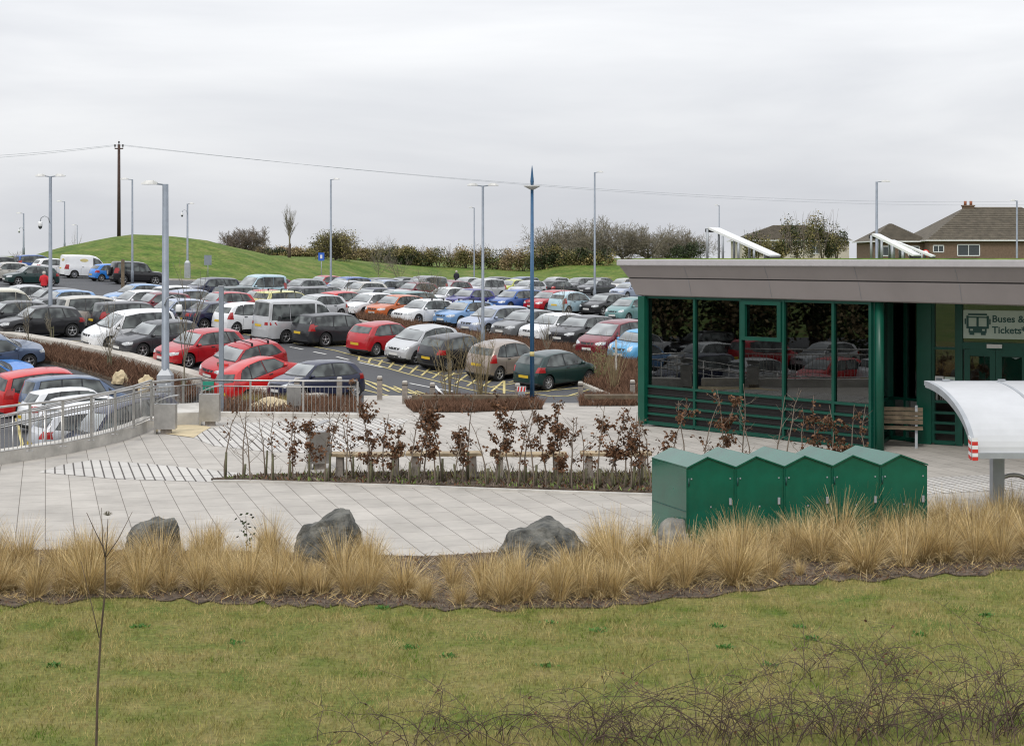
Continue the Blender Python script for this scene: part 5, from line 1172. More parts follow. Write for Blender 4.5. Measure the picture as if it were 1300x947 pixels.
def leafmass(name,label,X,Y,zb,rx,ry,h,seed,n,s,mts,cat='bush',group=None,trunk=True,twigs=0):
    rr=random.Random(seed); t=thing(name,label,cat,(X,Y,zb),group=group); m=MB()
    lobes=[(rr.uniform(-.65,.65)*rx,rr.uniform(-.6,.6)*ry,h*rr.uniform(.2,.72),rr.uniform(.25,.5)) for _ in range(14)]
    for i in range(n):
        lx,ly,lz,lr=rr.choice(lobes); u=Vector((rr.gauss(0,1),rr.gauss(0,1),rr.gauss(0,1))).normalized()*(rr.random()**.35)
        p=Vector((lx+u.x*lr*rx,ly+u.y*lr*ry,lz+u.z*lr*h*.85)); 
        if p.z<0: p.z=rr.random()*h*.3
        leaf(m,p,s*rr.uniform(.6,1.4),0 if len(mts)==1 else (0 if noise.noise(p*.6+Vector((seed,0,0)))>rr.uniform(-.25,.25) else 1),rr)
    m.build('foliage',[M[k] for k in mts],t)
    m=MB()
    for k in range(5): a=rr.uniform(0,2*PI); m.tube([(0,0,-.2),(math.cos(a)*rx*.15,math.sin(a)*ry*.15,h*.3),(math.cos(a)*rx*.4,math.sin(a)*ry*.4,h*.65)],[.09,.06,.02],5)
    for k in range(twigs):
        x=rr.uniform(-.8,.8)*rx; y=rr.uniform(-.8,.8)*ry; m.tube([(x,y,h*.3),(x+rr.gauss(0,.2),y,h*.75),(x+rr.gauss(0,.3),y,h*rr.uniform(.85,1.15))],[.03,.02,.01],3,cap=False)
    m.build('stem',M['twig'],t); return t
# hedge on the far bank
i=0; px=318
while px<712:
    Y=216+rnd.uniform(-2,3); X=W(px,Y); zb=Hg(X,Y)-.2; top=interp(px,[(318,320),(350,316),(400,318),(450,315),(480,311),(520,313),(560,314),(610,311),(660,315),(712,310)])+rnd.uniform(-2,2)
    h=max(1.6,Zat(top,Y)-zb); w=rnd.uniform(2.0,3.0)
    leafmass('hedge_shrub',['olive','brownish','dull green','russet'][i%4]+' rounded shrub in the far boundary hedge',X,Y,zb,w,1.6,h,100+i,2300,.2,[['hedgeleaf','hedgebrown'],['hedgebrown','hedgeleaf'],['hedgeleaf','darkleaf'],['hedgebrown','hedgebrown']][i%4],'shrub','shrubs of the far boundary hedge',twigs=14)
    px+=rnd.uniform(15,20); i+=1
hsh=[o for o in COL.objects if o.get('group')=='shrubs of the far boundary hedge']; hsh.sort(key=lambda o:o.location.x/o.location.y)
for k,o in enumerate(hsh): o['label']=('olive','brownish','dull green','russet')[0 if 'olive' in o['label'] else 1 if 'brownish' in o['label'] else 2 if 'dull' in o['label'] else 3]+' shrub, number '+['one','two','three','four','five','six','seven','eight','nine','ten','eleven','twelve','thirteen','fourteen','fifteen','sixteen','seventeen','eighteen','nineteen','twenty','twenty-one','twenty-two','twenty-three','twenty-four','twenty-five','twenty-six','twenty-seven','twenty-eight'][k]+' from the left in the far boundary hedge'
for k,(px,yt,w) in enumerate([(497,311,3.2),(520,314,2.6),(690,306,3.0),(752,312,3.4),(735,314,2.6)]):
    Y=212; X=W(px,Y); zb=Hg(X,Y)-.2; leafmass('evergreen_bush',['dark green gorse-like bush, tallest in the middle of the far hedge','smaller dark bush right of the tallest one in the far hedge','dark evergreen bush at the left foot of the bare trees','dark bush under the bare trees left of the building','smaller dark bush under the bare trees beside the lamp post'][k],X,Y,zb,w,1.8,Zat(yt,Y)-zb,50+k,2600,.26,['darkleaf','hedgeleaf'],twigs=4)
X=W(873,215); leafmass('evergreen_bush','dark rounded evergreen bush just above the roof edge left of the white panel',X,215,4.1,2.7,2,Zat(306,215)-4.1,77,3000,.22,['darkleaf'])
def T(name,label,px,yt,Y,seed,**k):
    X=W(px,Y); zb=Hg(X,Y)-.2; return baretree(name,label,X,Y,zb,Zat(yt,Y)-zb,seed,**k)
T('bare_tree','bare spreading thorn tree on the right shoulder of the mound',313,286,185,1,spread=.9,wide=1.1,bush=True,depth=6,mt='twig')
T('bare_tree','bare bush-shaped tree behind the tall lone lamp post',426,292,190,2,spread=.85,bush=True,depth=5,mt='twig',leafy=('hedgeleaf',3,.2))
T('slender_sapling','slender curved bare sapling between the two bare bushes on the bank',367,258,190,3,spread=.3,lean=.05,depth=4,wide=.7)
for k,(px,yt) in enumerate([(700,284),(724,276),(756,272),(790,276),(822,282),(848,286),(872,286)]):
    T('bare_tree',['leftmost','second','tallest central','fourth','fifth','sixth','rightmost'][k]+' bare brown tree of the row above the green building roof corner',px,yt,222+rnd.uniform(-3,6),20+k,spread=.95,wide=1.15,bush=True,depth=5,mt='twiggrey',group='row of bare trees behind the bank',minr=.014)
for k,(px,yt,w) in enumerate([(962,293,4.0),(990,300,3.2),(1012,276,4.2),(1044,272,4.0),(1062,292,3.0)]):
    Y=205+k*2; X=W(px,Y); leafmass('evergreen_tree',['leftmost broad evergreen tree before the distant house','low evergreen between the two taller trees before the distant house','tall loose evergreen tree in the middle before the distant house','tallest evergreen tree right of centre before the distant house','rightmost evergreen tree beside the tilted white roof panel'][k],X,Y,4.0,w*.62,2.2,Zat(yt,Y)-4.0,60+k,2500,.24,['darkleaf','hedgeleaf'],'tree','evergreen trees before the distant house',twigs=30)
for k,(x,y,h) in enumerate([(-58,30,8),(-62,38,9.5),(-60,47,7.5),(-66,54,9),(-64,24,8.5)]):
    baretree('bare_tree','bare tree beyond the left edge, seen only as a reflection in the station glass',x,y,-.2,h,80+k,spread=.8,depth=5,mt='twiggrey',group='trees reflected in the station glass',minr=.02)
    for dy in(-4,0,4): leafmass('evergreen_bush','added bush beyond the left edge, seen only as a reflection in the station glass',x+6+dy*.3,y+dy,-1.5,3.4,3,7.5,90+k*3+dy,2200,.34,['hedgebrown','darkleaf'],group='bushes reflected in the station glass',twigs=4)  # bushes added out of view to cover green ground mirrored in the panes
# car park saplings and whips
for k,(px,yt,yb,fn,sc_) in enumerate([(37,372,448,A,.2),(139,380,470,A,.2),(233,330,500,A,.16),(18,318,352,A,.35),(66,395,430,A,.2),(337,365,420,A,.2),(363,370,420,A,.2),(440,350,395,A,.2),(480,300,360,A,.3),(507,298,360,A,.3),(545,340,405,A,.3),(692,335,345,A,.35),(694,400,462,A,.2),(717,360,432,A,.2),(613,395,430,A,.2),(97,287,330,A,.2),(1040,300,326,None,.2)]):
    if fn: p=fn(px,yb)
    else: p=Vector((W(px,200),200,4.1))
    h=max(1.2,(yb-yt)*p.y/F); rr=random.Random(300+k); t=thing('sapling',['leftmost sapling on the sloping brown bed below the black hatchback','sapling on the sloping bed below the white people carrier','tall thin sapling beside the nearest lamp post','bare bushy sapling at the far left behind the red-coated pedestrian','short whip by the far left cars','thin whip in front of the white small car','thin whip before the camper van','thin whip right of the camper van','bare sapling at the far hedge left of the dark bush','bare sapling at the far hedge by the dark bush','multi-branched whip in front of the white hatchback','bare sapling below the bare trees left end','stake-guarded whip in front of the white hatchback behind the brown strip','stake-guarded whip in front of the pale blue small car','whip near the twin-headed post','bare sapling on the left side of the mound','bare whip beyond the roof by the tilted panel'][k],'sapling',p,group='young bare saplings')
    m=MB(); tips=[]; branch(m,(0,0,0),(rr.uniform(-.05,.05),0,1),h*.62,.02+h*.004,2 if sc_<.3 else 3,rr,tips,5,sc_*2,.25,0,4,.007,.12,6)
    zs=max(v[2] for v in m.v); m.v=[(v[0],v[1],v[2]*h/zs) for v in m.v]; m.build('stem',M['twiggrey'],t)
    m=MB(); 
    for s in(-.07,.07): m.box((s,0,.28),(.045,.045,.58))
    m.box((0,0,.5),(.16,.05,.05)); m.build('stake',M['stake'],t)
# willow clumps
for k,(px,py,h,w,lb) in enumerate([(572,511,2.6,.75,'left tall bare willow clump behind the long road bench'),(611,512,2.7,.7,'right tall bare willow clump behind the long road bench'),(778,498,2.4,1.1,'wide bare willow clump in the bed left of the building corner'),(760,486,1.6,.8,'small greenish willow clump beside the dark green hatchback nose')]):
    p=P(px,py) if k<2 else A(px,py); rr=random.Random(k+40); t=thing('willow_clump',lb,'shrub',p,group='bare willow clumps')
    m=MB(); g=MB()
    for i in range(26 if k!=3 else 18):
        a=rr.uniform(0,2*PI); q=rr.random()**.6; x,y=math.cos(a)*q,math.sin(a)*q; hh=h*rr.uniform(.6,1); pts=[(x*.15,y*.15,0)]
        for s in range(1,6): f=s/5; pts.append((x*(.15+(w-.15)*f**1.2)+rr.gauss(0,.02),y*(.15+(w-.15)*f**1.2)+rr.gauss(0,.02),hh*f))
        m.tube(pts,[.014*(1-.75*s/5) for s in range(6)],4,cap=False)
        for _ in range(4): s=rr.randint(2,4); q0=Vector(pts[s]); q1=q0+Vector((rr.gauss(0,.16),rr.gauss(0,.16),rr.uniform(.15,.4))); m.tube([q0,q1],[.006,.003],3,cap=False)
        if k==3:
            for _ in range(14): s=rr.randint(1,5); leaf(g,Vector(pts[s])+Vector((rr.gauss(0,.07),)*3),.06,0,rr)
    m.build('stems',M['willow'],t)
    if k==3: g.build('leaves',M['brightleaf'],t)
# hedge whips (young beech)
hp=[(285,610,.2),(308,609,0),(318,612,0),(336,610,0),(345,613,.3),(366,612,1.0),(372,609,.5),(391,613,1.3),(413,614,.8),(417,611,.2),(440,615,.4),(447,611,0),(468,616,.9),(473,613,1.6),(486,612,.8),(496,616,1.6),(520,617,0),(531,616,1.5),(539,613,.9),(553,618,1.8),(560,614,1.2),(577,618,.2),(587,617,1.7),(592,613,.8),(617,618,0),(631,618,1.2),(646,619,1.5),(658,621,.8),(666,616,0),(678,620,.3),(693,621,1.7),(702,618,2.0),(708,622,1.4),(724,620,.8),(726,623,0),(742,621,.2),(760,622,.8),(776,623,1.8),(784,619,1.6),(792,622,1.2),(801,624,1.0),(812,621,.3),(826,625,.8),(848,622,1.2),(870,620,0),(890,623,.3),(912,620,2.0),(922,622,.6),(945,619,0),(955,622,.2),(985,620,0),(995,622,0),(1020,620,.3),(1035,621,1.3),(1060,622,1.0),(1080,620,1.2),(1092,622,.8)]
for k,(px,py,lf) in enumerate(hp):
    rr=random.Random(500+k); p=P(px,py); hgt=rr.uniform(1.1,1.75) if k not in(13,45) else 2.0
    if px>850: hgt=rr.uniform(1.5,2.1)
    lf=lf*(1.15 if lf>.85 else .6)
    kind='leafless' if lf<.25 else 'sparsely leaved' if lf<.9 else 'brown-leaved'
    t=thing('hedge_sapling',f'{kind} young hedge sapling in the planting strip','sapling',p,group='young beech hedge saplings')
    m=MB(); lean=rr.uniform(-.25,.25); pts=[(0,0,0)]; 
    for s in range(1,7): f=s/6; pts.append((lean*f*f*hgt+rr.gauss(0,.015),rr.gauss(0,.03),hgt*f))
    m.tube(pts,[.017*(1-.8*s/6)+.002 for s in range(7)],5,cap=False); tw=[]
    for _ in range(rr.randint(7,12)):
        f=rr.uniform(.25,.95); s=int(f*6); q=Vector(pts[s]).lerp(Vector(pts[min(6,s+1)]),f*6-s); a=rr.uniform(0,2*PI); L=rr.uniform(.12,.42)*(1.1-f*.5)
        e=q+Vector((math.cos(a)*L*.8,math.sin(a)*L*.5,L*rr.uniform(.3,1))); mid=q.lerp(e,.5)+Vector((rr.gauss(0,.02),0,rr.gauss(0,.02))); m.tube([q,mid,e],[.006,.0045,.0025],3,cap=False); tw.append((q,e))
        if rr.random()<.6: e2=mid+Vector((rr.gauss(0,.1),rr.gauss(0,.08),rr.uniform(.03,.15))); m.tube([mid,e2],[.004,.002],3,cap=False); tw.append((mid,e2))
    m.build('stem',M['twig'],t)
    if lf>.1:
        g=MB(); lo,hi=rr.uniform(.1,.35),rr.uniform(.75,1.0)
        for _ in range(int(lf*230)):
            q,e=rr.choice(tw); c=q.lerp(e,rr.uniform(.2,1.05)); 
            if not(lo<c.z/hgt<hi) and rr.random()<.8: continue
            leaf(g,c+Vector((rr.gauss(0,.03),rr.gauss(0,.03),rr.gauss(0,.03))),rr.uniform(.05,.09),0,rr,.7,.6)
        if g.v: g.build('dead_leaves',M['beech'],t)
    if k%4!=2: m=MB(); m.tube([(.03,-.03,0),(.03+rr.gauss(0,.02),-.03,rr.uniform(.3,.62))],rr.uniform(.018,.026),6); m.build('tree_guard',M['stake'],t)
# small rubble/weeds in hedge bed
def scatter(poly,n,seed):
    rr=random.Random(seed); xs=[p[0] for p in poly]; ys=[p[1] for p in poly]; out=[]
    while len(out)<n:
        x,y=rr.uniform(min(xs),max(xs)),rr.uniform(min(ys),max(ys))
        if inpoly(x,y,poly): out.append((x,y))
    return out,rr
def ground_cover(name,label,poly,n,seed,h,w,mts,fn,tilt=.5,leafs=0):
    pts,rr=scatter(poly,n,seed); m=MB()
    for x,y in pts:
        z=fn(x,y); hh=h*rr.uniform(.5,1.2)*(.75+.5*noise.noise(Vector((x*.9,y*.9,seed)))+.25); a=rr.uniform(0,2*PI); dx,dy=math.cos(a)*hh*tilt*rr.random(),math.sin(a)*hh*tilt*rr.random(); b=rr.uniform(0,PI); wx,wy=math.cos(b)*w,math.sin(b)*w; mi=rr.randrange(len(mts))
        m.add([(x-wx,y-wy,z),(x+wx,y+wy,z),(x+dx*.5+wx*.8,y+dy*.5+wy*.8,z+hh*.6),(x+dx,y+dy,z+hh)],[(0,1,2),(0,2,3)],mi)
    return tag(m.build(name,[M[k] for k in mts]),label,kind='stuff')
ground_cover('brown_shrub_cover','brown low shrub cover on the sloping bed at left',left_bed,17000,1,.36,.012,['brownbed'],lambda x,y:Hb(x,y),.9)
ground_cover('brown_shrub_cover','brown low shrub cover between the parking rows',mid_bed,24000,2,.38,.014,['brownbed'],lambda x,y:Hb(x,y),.9)
ground_cover('brown_shrub_cover','brown low cover behind the right railing',rail_bed,7000,3,.32,.01,['brownbed'],lambda x,y:Hb(x,y),.9)
rb=[tuple(P(x,y)[:2]) for x,y in [(515,516),(525,524),(600,524),(690,520),(675,510),(540,508)]]
struct(drape('road_bed_soil',rb,Hp,.02,M['mulch'],1.0)); ground_cover('brown_shrub_cover','trimmed brown ground cover below the long road bench',rb,14000,4,.28,.009,['brownbed'],Hp,.8)
rb=[tuple(P(x,y)[:2]) for x,y in [(735,516),(820,516),(820,506),(740,505)]]
struct(drape('road_bed_soil',rb,Hp,.02,M['mulch'],1.0)); ground_cover('brown_shrub_cover','trimmed brown ground cover by the building corner',rb,6000,5,.25,.009,['brownbed'],Hp,.8)
ground_cover('leaf_litter','dead leaves and weeds under the hedge saplings',hedge_bed,5200,6,.07,.018,['beech','mulch','brightleaf','twig'],lambda x,y:Hp(x,y)+.05,1.5)
ground_cover('hedge_weeds','thin dry weeds behind the hedge saplings',[tuple(P(x,y)[:2]) for x,y in [(330,607),(830,606),(830,622),(650,616),(450,610)]],1200,16,.28,.004,['twig','paleplant','twiggrey'],Hp,.5)
ground_cover('bed_litter','dry litter and small weeds on the dark soil before the grass tufts',tuft_bed,15000,8,.035,.008,['beech','mulch','twig','beech'],lambda x,y:Hp(x,y)+.02,2.0)
ground_cover('straw_thatch','matted dead straw lying between the grass tufts',[q for q in tuft_bed],8000,18,.075,.003,['straw','beech','straw'],lambda x,y:Hp(x,y)+.025,2.6)
# lawn blades: dense near part as patches
lawn_vis=[(x,y) for x,y in lp]+[(8.2,12.4),(-8.2,12.4)]
xs=[p for p in lawn_vis]
pts,rr=scatter([(max(-9.2,min(9.2,x)),y) for x,y in lawn_vis],150000,9); m=MB()
for x,y in pts:
    g=noise.noise(Vector((x*1.1,y*1.6,4)))+.6*noise.noise(Vector((x*3.5,y*5,9))); hh=rr.uniform(.02,.055)*(1.2+max(-.5,g)); a=rr.uniform(0,2*PI); t_=rr.uniform(.2,1.2); b=rr.uniform(0,PI); w=.0045
    m.v+= [(x-math.cos(b)*w,y-math.sin(b)*w,-.01),(x+math.cos(b)*w,y+math.sin(b)*w,-.01),(x+math.cos(a)*hh*t_,y+math.sin(a)*hh*t_,hh)]
    n=len(m.v); m.f.append((n-3,n-2,n-1)); m.m.append(0); m.smooth.append(False)
tag(m.build('lawn_grass_blades',M['lawn']),'short patchy green and straw lawn in the foreground',kind='stuff')
rr=random.Random(77)
for j in range(16):
    px,py=rr.uniform(40,1260),rr.uniform(775,850); p=P(px,py); m=MB()
    for _ in range(60): a=rr.uniform(0,2*PI); q=rr.random()*.11; L=rr.uniform(.03,.07); leaf(m,(math.cos(a)*q,math.sin(a)*q*.7,0),L,0,rr,.35,-.5)
    for v_ in range(len(m.v)): x,y,z=m.v[v_]; m.v[v_]=(x,y,abs(z))
    o=m.build('lawn_weed',M['weed']); o.location=p; tag(o,'small bright green weed rosette in the lawn','weed','bright green weeds in the lawn')
# ornamental grass tufts
def tuft_mesh(seed,n=430,h=.95,mats=None):
    rr=random.Random(seed); m=MB()
    for i in range(n):
        a=rr.uniform(0,2*PI); q=rr.random(); lean=q**.9*rr.uniform(.35,1.5)+(rr.uniform(.8,2.2) if rr.random()<.07 else 0); L=h*rr.uniform(.45,1.2)*(1-.15*q); x0,y0=math.cos(a)*.13*rr.random()**.5,math.sin(a)*.13*rr.random()**.5
        w=rr.uniform(.0026,.0055); b=rr.uniform(0,PI); wx,wy=math.cos(b)*w,math.sin(b)*w; pts=[]; th=.05+lean*.45; x,y,z=x0,y0,0; cx,cy=math.cos(a),math.sin(a); jit=rr.gauss(0,.45); cx,cy=math.cos(a+jit),math.sin(a+jit)
        segs=5; 
        for s in range(segs+1):
            pts.append((x,y,max(z,.004))); th+=lean*.30*(1+.3*s)*.6; x+=math.sin(min(th,2.4))*cx*L/segs; y+=math.sin(min(th,2.4))*cy*L/segs; z+=math.cos(min(th,2.4))*L/segs
        bsi=len(m.v); mi=1 if rr.random()<.28 else 0
        for s,(px_,py_,pz_) in enumerate(pts):
            k=1-.8*s/segs; m.v+=[(px_-wx*k,py_-wy*k,pz_),(px_+wx*k,py_+wy*k,pz_)]
        for s in range(segs): m.f.append((bsi+2*s,bsi+2*s+1,bsi+2*s+3,bsi+2*s+2)); m.m.append(mi); m.smooth.append(False)
    return m.mesh('grass_tuft',[M['straw'],M['straw2']])
TM=[tuft_mesh(900+i,[850,700,950,800,850,600,900,800,850,700,800,500][i],[1.0,.95,1.0,1.05,.9,1.0,1.0,.85,1.1,1.0,.9,.8][i]) for i in range(12)]
k=0
rocks_px=[(196,693,75,42),(418,693,84,56),(688,708,115,56),(866,693,56,36)]
def tuft(px,py,s,big=True):
    global k
    p=P(px,py); o=link('grass_tuft',rnd.choice(TM)); o.location=(p.x,p.y,.02); o.rotation_euler=(rnd.gauss(0,.09),rnd.gauss(0,.09),rnd.uniform(0,6)); o.scale=(s*rnd.uniform(.95,1.25),s*rnd.uniform(.95,1.25),s*rnd.uniform(.8,1.1)); k+=1
    tag(o,'dry straw-coloured grass tuft in the foreground bed','grass tuft','dry straw grass tufts in the foreground bed')
for row,(yo,s,gap) in enumerate([(-13,.70,33),(-30,.78,34),(-46,.78,38),(-62,.68,46)]):
    px=-330+row*17
    while px<1360:
        e=interp(px,[(-90,776),(150,764),(400,772),(600,778),(800,772),(900,760),(1050,744),(1150,735),(1300,728),(1400,722)])
        s2=s*rnd.uniform(.82,1.12)
        skip=(505<px<560 and row>=1) or (1000<px<1090 and row==0)
        if 505<px<600: s2*=.62
        if row>=1 and any(abs(px+8-bx)<bw/2+(10 if row>1 else -26) for bx,bw in((196,84),(420,92),(688,122),(866,72))): skip=row>1 or skip; s2*=.62
        s2*=interp(px,[(0,.86),(560,.86),(800,.92),(900,.96),(1300,.93)])
        if row==3 and not(150<px<480 or 640<px<820 or px>880): skip=True
        if not skip: tuft(px+rnd.uniform(-10,10),e+yo+rnd.uniform(-6,6),s2)
        elif row<2 and rnd.random()<.45: tuft(px,e+yo,s2*.42)
        px+=gap*rnd.uniform(.75,1.2)
# boulders
def boulder(px,py,w,h,label,seed,mt='rock',shape=None):
    p=P(px,py); s=F/p.y; W_=w/s/2; H_=h/s; rr=random.Random(seed); bm=bmesh.new()
    for k_ in range(22):
        a=2*PI*k_/22*1.0+rr.uniform(-.2,.2); lv=k_%3; rad=(1,.95,.68)[lv]*rr.uniform(.85,1.05); x,y=math.cos(a)*rad,math.sin(a)*rad
        x=max(-1,min(1,x)); zz=(-.25,.55*rr.uniform(.6,1.1),.9*rr.uniform(.75,1.05))[lv]
        sk=shape(x) if (shape and lv) else 1
        bm.verts.new((x*W_,y*W_*.75,min(zz,.8)*1.2*H_*sk))
    bmesh.ops.convex_hull(bm,input=bm.verts[:]); bmesh.ops.delete(bm,geom=[v for v in bm.verts if not v.link_faces],context='VERTS')
    bmesh.ops.bevel(bm,geom=bm.edges[:],offset=.035*W_,segments=2,affect='EDGES',profile=.6)
    bmesh.ops.triangulate(bm,faces=bm.faces[:])
    for _ in range(4): 
        lg=[ed for ed in bm.edges if ed.calc_length()>.045]
        if not lg: break
        bmesh.ops.subdivide_edges(bm,edges=lg,cuts=1); bmesh.ops.triangulate(bm,faces=bm.faces[:])
    bm.normal_update(); q_=Vector((seed*3.1,0,0))
    for v in bm.verts: v.co+=v.normal*(noise.fractal(v.co*3.2+q_,1,2,4)*.055+(noise.ridged_multi_fractal(v.co*2.2+q_,1,2,3,1,2)-1)*.02)
    me=bpy.data.meshes.new('boulder'); bm.to_mesh(me); bm.free(); me.materials.append(M[mt]); me.set_sharp_from_angle(angle=.45)
    for f in me.polygons: f.use_smooth=True
    o=link('boulder',me); o.location=(p.x,p.y,0); tag(o,label,'boulder','boulders in the grass bed')
boulder(196,712,86,56,'low grey boulder, leftmost of the boulders in the dry grass',3,shape=lambda x:1-.35*max(0,-x)-.1*x*x)
boulder(418,712,94,66,'dark upright angular boulder left of the gap in the dry grass',8,shape=lambda x:interp(x,[(-1,.55),(-.5,.72),(.0,.92),(.5,1.0),(1,.6)]))
boulder(690,720,132,58,'widest dark boulder with a pointed top right of the gap in the dry grass',14,shape=lambda x:interp(x,[(-1,.8),(-.3,.88),(.2,1.03),(.5,.85),(1,.45)]))
boulder(866,694,74,36,'pale low boulder in front of the leftmost green locker',23,'rock2')
boulder(1092,682,70,32,'flat pale stone almost hidden by dry grass before the right lockers',31,'rock2')
boulder(1270,680,60,26,'small grey stone under the shelter post',36,'rock2')
for px,py,w,h,lb,sd,mt in [(186,496,22,18,'tan boulder at the lower edge of the sloping brown bed',41,'ochre'),(152,484,20,13,'mossy tan boulder left of the other on the sloping bed',43,'ochre'),(345,521,60,16,'long yellowish stone behind the right railing',44,'ochre'),(733,447,16,10,'small pale stone on the brown strip above the dark green hatchback',45,'rock2')]:
    fn=A; p=fn(px,py); oldP=P
    bm=bmesh.new(); bmesh.ops.create_icosphere(bm,subdivisions=3,radius=1); s=F/p.y
    for v in bm.verts: d=v.co.normalized(); r=1+noise.fractal(d*2+Vector((sd,0,0)),1,2,4)*.25; v.co=Vector((d.x*r*w/s/2,d.y*r*w/s/2.6,max(-.3,d.z*r)*h/s))
    me=bpy.data.meshes.new('boulder'); bm.to_mesh(me); bm.free(); me.materials.append(M[mt]); o=link('boulder',me); o.location=p; tag(o,lb,'boulder')
# pale grass clumps behind right railing
for j,(px,py,lb) in enumerate([(300,512,'yellowish grass clump left of the bare steel post base'),(318,516,'yellowish low plant right of the steel post base'),(365,520,'yellow-green low plant behind the middle of the right railing')]):
    p=A(px,py); me=TM[j].copy(); me.materials.clear(); me.materials.append(M['paleplant']); me.materials.append(M['straw2']); o=link('grass_clump',me); o.location=p; o.scale=(.9,.9,.5); tag(o,lb,'plant')
# bramble and twigs in the near foreground
def bramble(px,py,h,w,n,label,seed,zb=0.0,mt='bramble',r0=.006):
    p=P(px,py); rr=random.Random(seed); t=thing('bramble',label,'bramble',(p.x,p.y,0),group='leafless brambles on the lawn edge'); m=MB(); g=MB()
    for i in range(n):
        a=rr.uniform(0,2*PI); L=h*rr.uniform(.5,1.3); pts=[(rr.uniform(-w,w),rr.uniform(-.3,.3),0)]; th=rr.uniform(.0,.7)
        for s in range(8): x,y,z=pts[-1]; th+=rr.uniform(.0,.38); pts.append((x+math.sin(th)*math.cos(a)*L/8+rr.gauss(0,.012),y+math.sin(th)*math.sin(a)*L/8,max(.01,z+math.cos(th)*L/8)))
        m.tube(pts,[r0*(1-.7*s/8) for s in range(9)],4,cap=False)
        for _ in range(5): q=Vector(pts[rr.randint(2,8)]); e=q+Vector((rr.gauss(0,.1),rr.gauss(0,.1),rr.uniform(-.02,.16))); m.tube([q,e],[.003,.0015],3,cap=False)
        if rr.random()<.3: leaf(g,pts[rr.randint(3,8)],.05,0,rr)
    m.build('stems',M[mt],t)
    if g.v: g.build('dead_leaves',M['beech'],t)
for j,(px,py,h,w,n,lb) in enumerate([(860,950,.95,.9,90,'bramble tangle at the bottom of the picture below the green lockers'),(1010,945,1.1,.9,110,'dense bramble tangle at the bottom right of centre'),(1170,940,1.2,.9,110,'tall arching bramble at the bottom right'),(1290,930,1.25,.8,90,'bramble tangle in the bottom right corner'),(690,945,.85,1.0,60,'thin bramble stems at the bottom centre'),(520,955,.6,.9,26,'sparse bramble stems at the bottom left of centre'),(1090,860,.7,.7,30,'small loose bramble on the lawn in front of the shelter')]): bramble(px,py,h,w,int(n*.5)+10,lb,700+j,r0=.005)
# seedhead stem at left
p=P(122,962); t=thing('dead_stem','tall dead forked stem with a seed head in the left foreground','plant',p); s=F/p.y
m=MB(); q=lambda x,y:((x-122)/s,0,(962-y)/s)
m.tube([q(122,962),q(124,880),q(128,810),q(133,760),q(134,712)],[.013,.012,.010,.009,.008],6,cap=False)
m.tube([q(134,712),q(131,700),q(121,680),q(110,656)],[.007,.006,.004,.003],5); m.tube([q(134,712),q(136,690),q(137,664)],[.006,.005,.003],5); m.tube([q(133,712),q(130,690),q(129,650)],[.005,.004,.002],5); m.tube([q(135,712),q(150,690),q(168,655)],[.005,.004,.002],5); m.tube([q(126,815),q(118,780),q(103,718)],[.005,.004,.002],5)
m.build('stalk',M['bark'],t); m=MB(); rr=random.Random(3); c=Vector(q(137,660))
for i in range(60): a=rr.uniform(0,2*PI); b=rr.uniform(.3,1.3); m.tube([c,c+Vector((math.cos(a)*math.sin(b),math.sin(a)*math.sin(b),math.cos(b)))*.045],[.001,.0012],3,cap=False)
m.build('seed_head',M['twiggrey'],t)
# young leafy shoot in bed
p=P(312,712); t=thing('leafy_shoot','small leafy shoot standing between the two left boulders','plant',p); m=MB(); m.tube([(0,0,0),(.02,0,.3),(.0,0,.65)],[.008,.006,.003],5); m.build('stalk',M['twig'],t); m=MB(); rr=random.Random(5)
for i in range(50): leaf(m,(rr.gauss(0,.06),rr.gauss(0,.05),rr.uniform(.1,.68)),.06,0,rr)
m.build('leaves',M['darkleaf'],t)
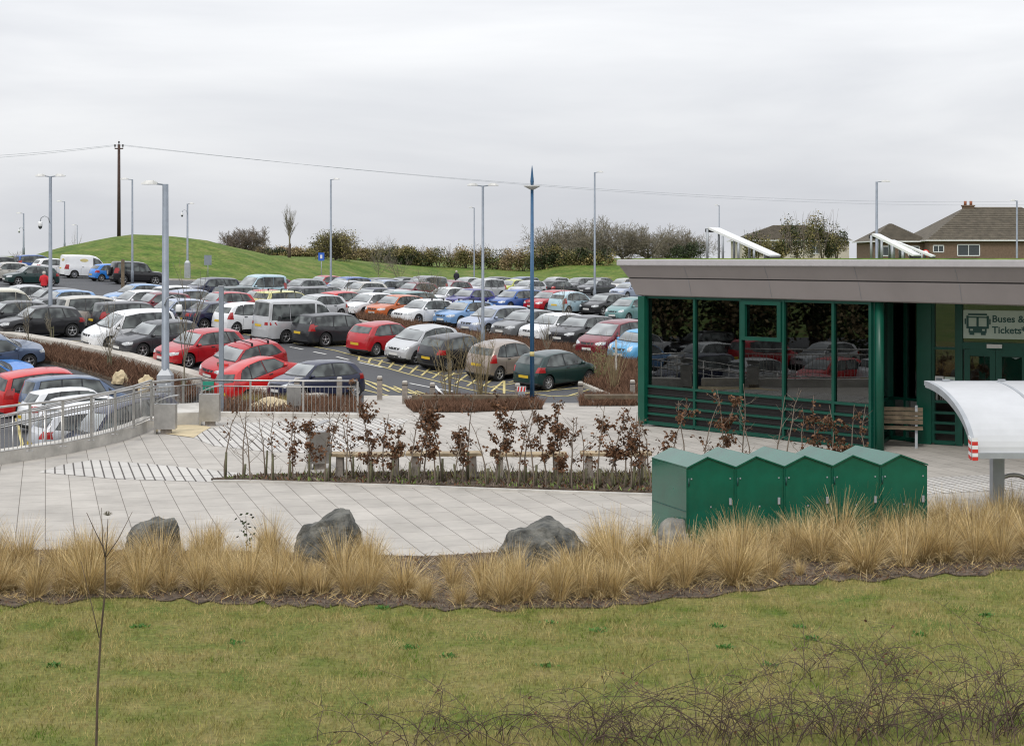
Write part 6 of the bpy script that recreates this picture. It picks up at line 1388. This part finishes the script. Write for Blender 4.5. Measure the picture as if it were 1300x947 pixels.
# ---------------------------------------------------------------- world, sun, camera
w=bpy.data.worlds.new('World'); sc.world=w; w.use_nodes=True; N=w.node_tree.nodes; L=w.node_tree.links; bg=N['Background']
sky=N.new('ShaderNodeTexSky'); sky.sky_type='NISHITA'; sky.sun_disc=False; sky.sun_elevation=math.radians(48); sky.sun_rotation=math.radians(200); sky.air_density=1; sky.dust_density=3
tc=N.new('ShaderNodeTexCoord'); mp=N.new('ShaderNodeMapping'); mp.inputs['Scale'].default_value=(1,1,5.5); L.new(tc.outputs['Generated'],mp.inputs['Vector'])
nz=N.new('ShaderNodeTexNoise'); nz.inputs['Scale'].default_value=2.2; nz.inputs['Detail'].default_value=7; nz.inputs['Roughness'].default_value=.5; nz.inputs['Distortion'].default_value=.3; L.new(mp.outputs['Vector'],nz.inputs['Vector'])
cr=N.new('ShaderNodeValToRGB'); cr.color_ramp.elements[0].position=.34; cr.color_ramp.elements[0].color=(5.7,5.85,6.25,1); cr.color_ramp.elements[1].position=.72; cr.color_ramp.elements[1].color=(8.5,8.55,8.65,1); L.new(nz.outputs['Fac'],cr.inputs['Fac'])
mx=N.new('ShaderNodeMixRGB'); mx.inputs['Fac'].default_value=.93; L.new(sky.outputs['Color'],mx.inputs['Color1']); L.new(cr.outputs['Color'],mx.inputs['Color2'])
sx=N.new('ShaderNodeSeparateXYZ'); L.new(tc.outputs['Generated'],sx.inputs[0]); mr=N.new('ShaderNodeMapRange'); mr.inputs['From Min'].default_value=.0; mr.inputs['From Max'].default_value=1; mr.inputs['To Min'].default_value=1.06; mr.inputs['To Max'].default_value=2.1; L.new(sx.outputs['Z'],mr.inputs['Value'])
vm=N.new('ShaderNodeVectorMath'); vm.operation='SCALE'; L.new(mx.outputs['Color'],vm.inputs[0]); L.new(mr.outputs['Result'],vm.inputs['Scale']); L.new(vm.outputs['Vector'],bg.inputs['Color']); bg.inputs['Strength'].default_value=.1
sl=bpy.data.lights.new('sun','SUN'); sl.energy=1.2; sl.angle=math.radians(14); sl.color=(1,.96,.9); so=bpy.data.objects.new('sun',sl); COL.objects.link(so)
el,az=math.radians(48),math.radians(200)
dirv=Vector((math.sin(az)*math.cos(el),math.cos(az)*math.cos(el),math.sin(el))); so.rotation_euler=dirv.to_track_quat('Z','Y').to_euler(); so.location=(0,0,60)
cam=bpy.data.cameras.new('camera'); co=bpy.data.objects.new('camera',cam); COL.objects.link(co); co.location=(0,0,CAMZ); co.rotation_euler=(PI/2,0,0)
cam.sensor_width=36; cam.lens=36*F/1300; cam.shift_y=-(473.5-HY)/1300; cam.shift_x=0; cam.clip_start=.1; cam.clip_end=9000; sc.camera=co
sc.cycles.filter_width=1.15; sc.view_settings.view_transform='Standard'; sc.view_settings.look='None'; sc.view_settings.gamma=1; sc.view_settings.exposure=0.06
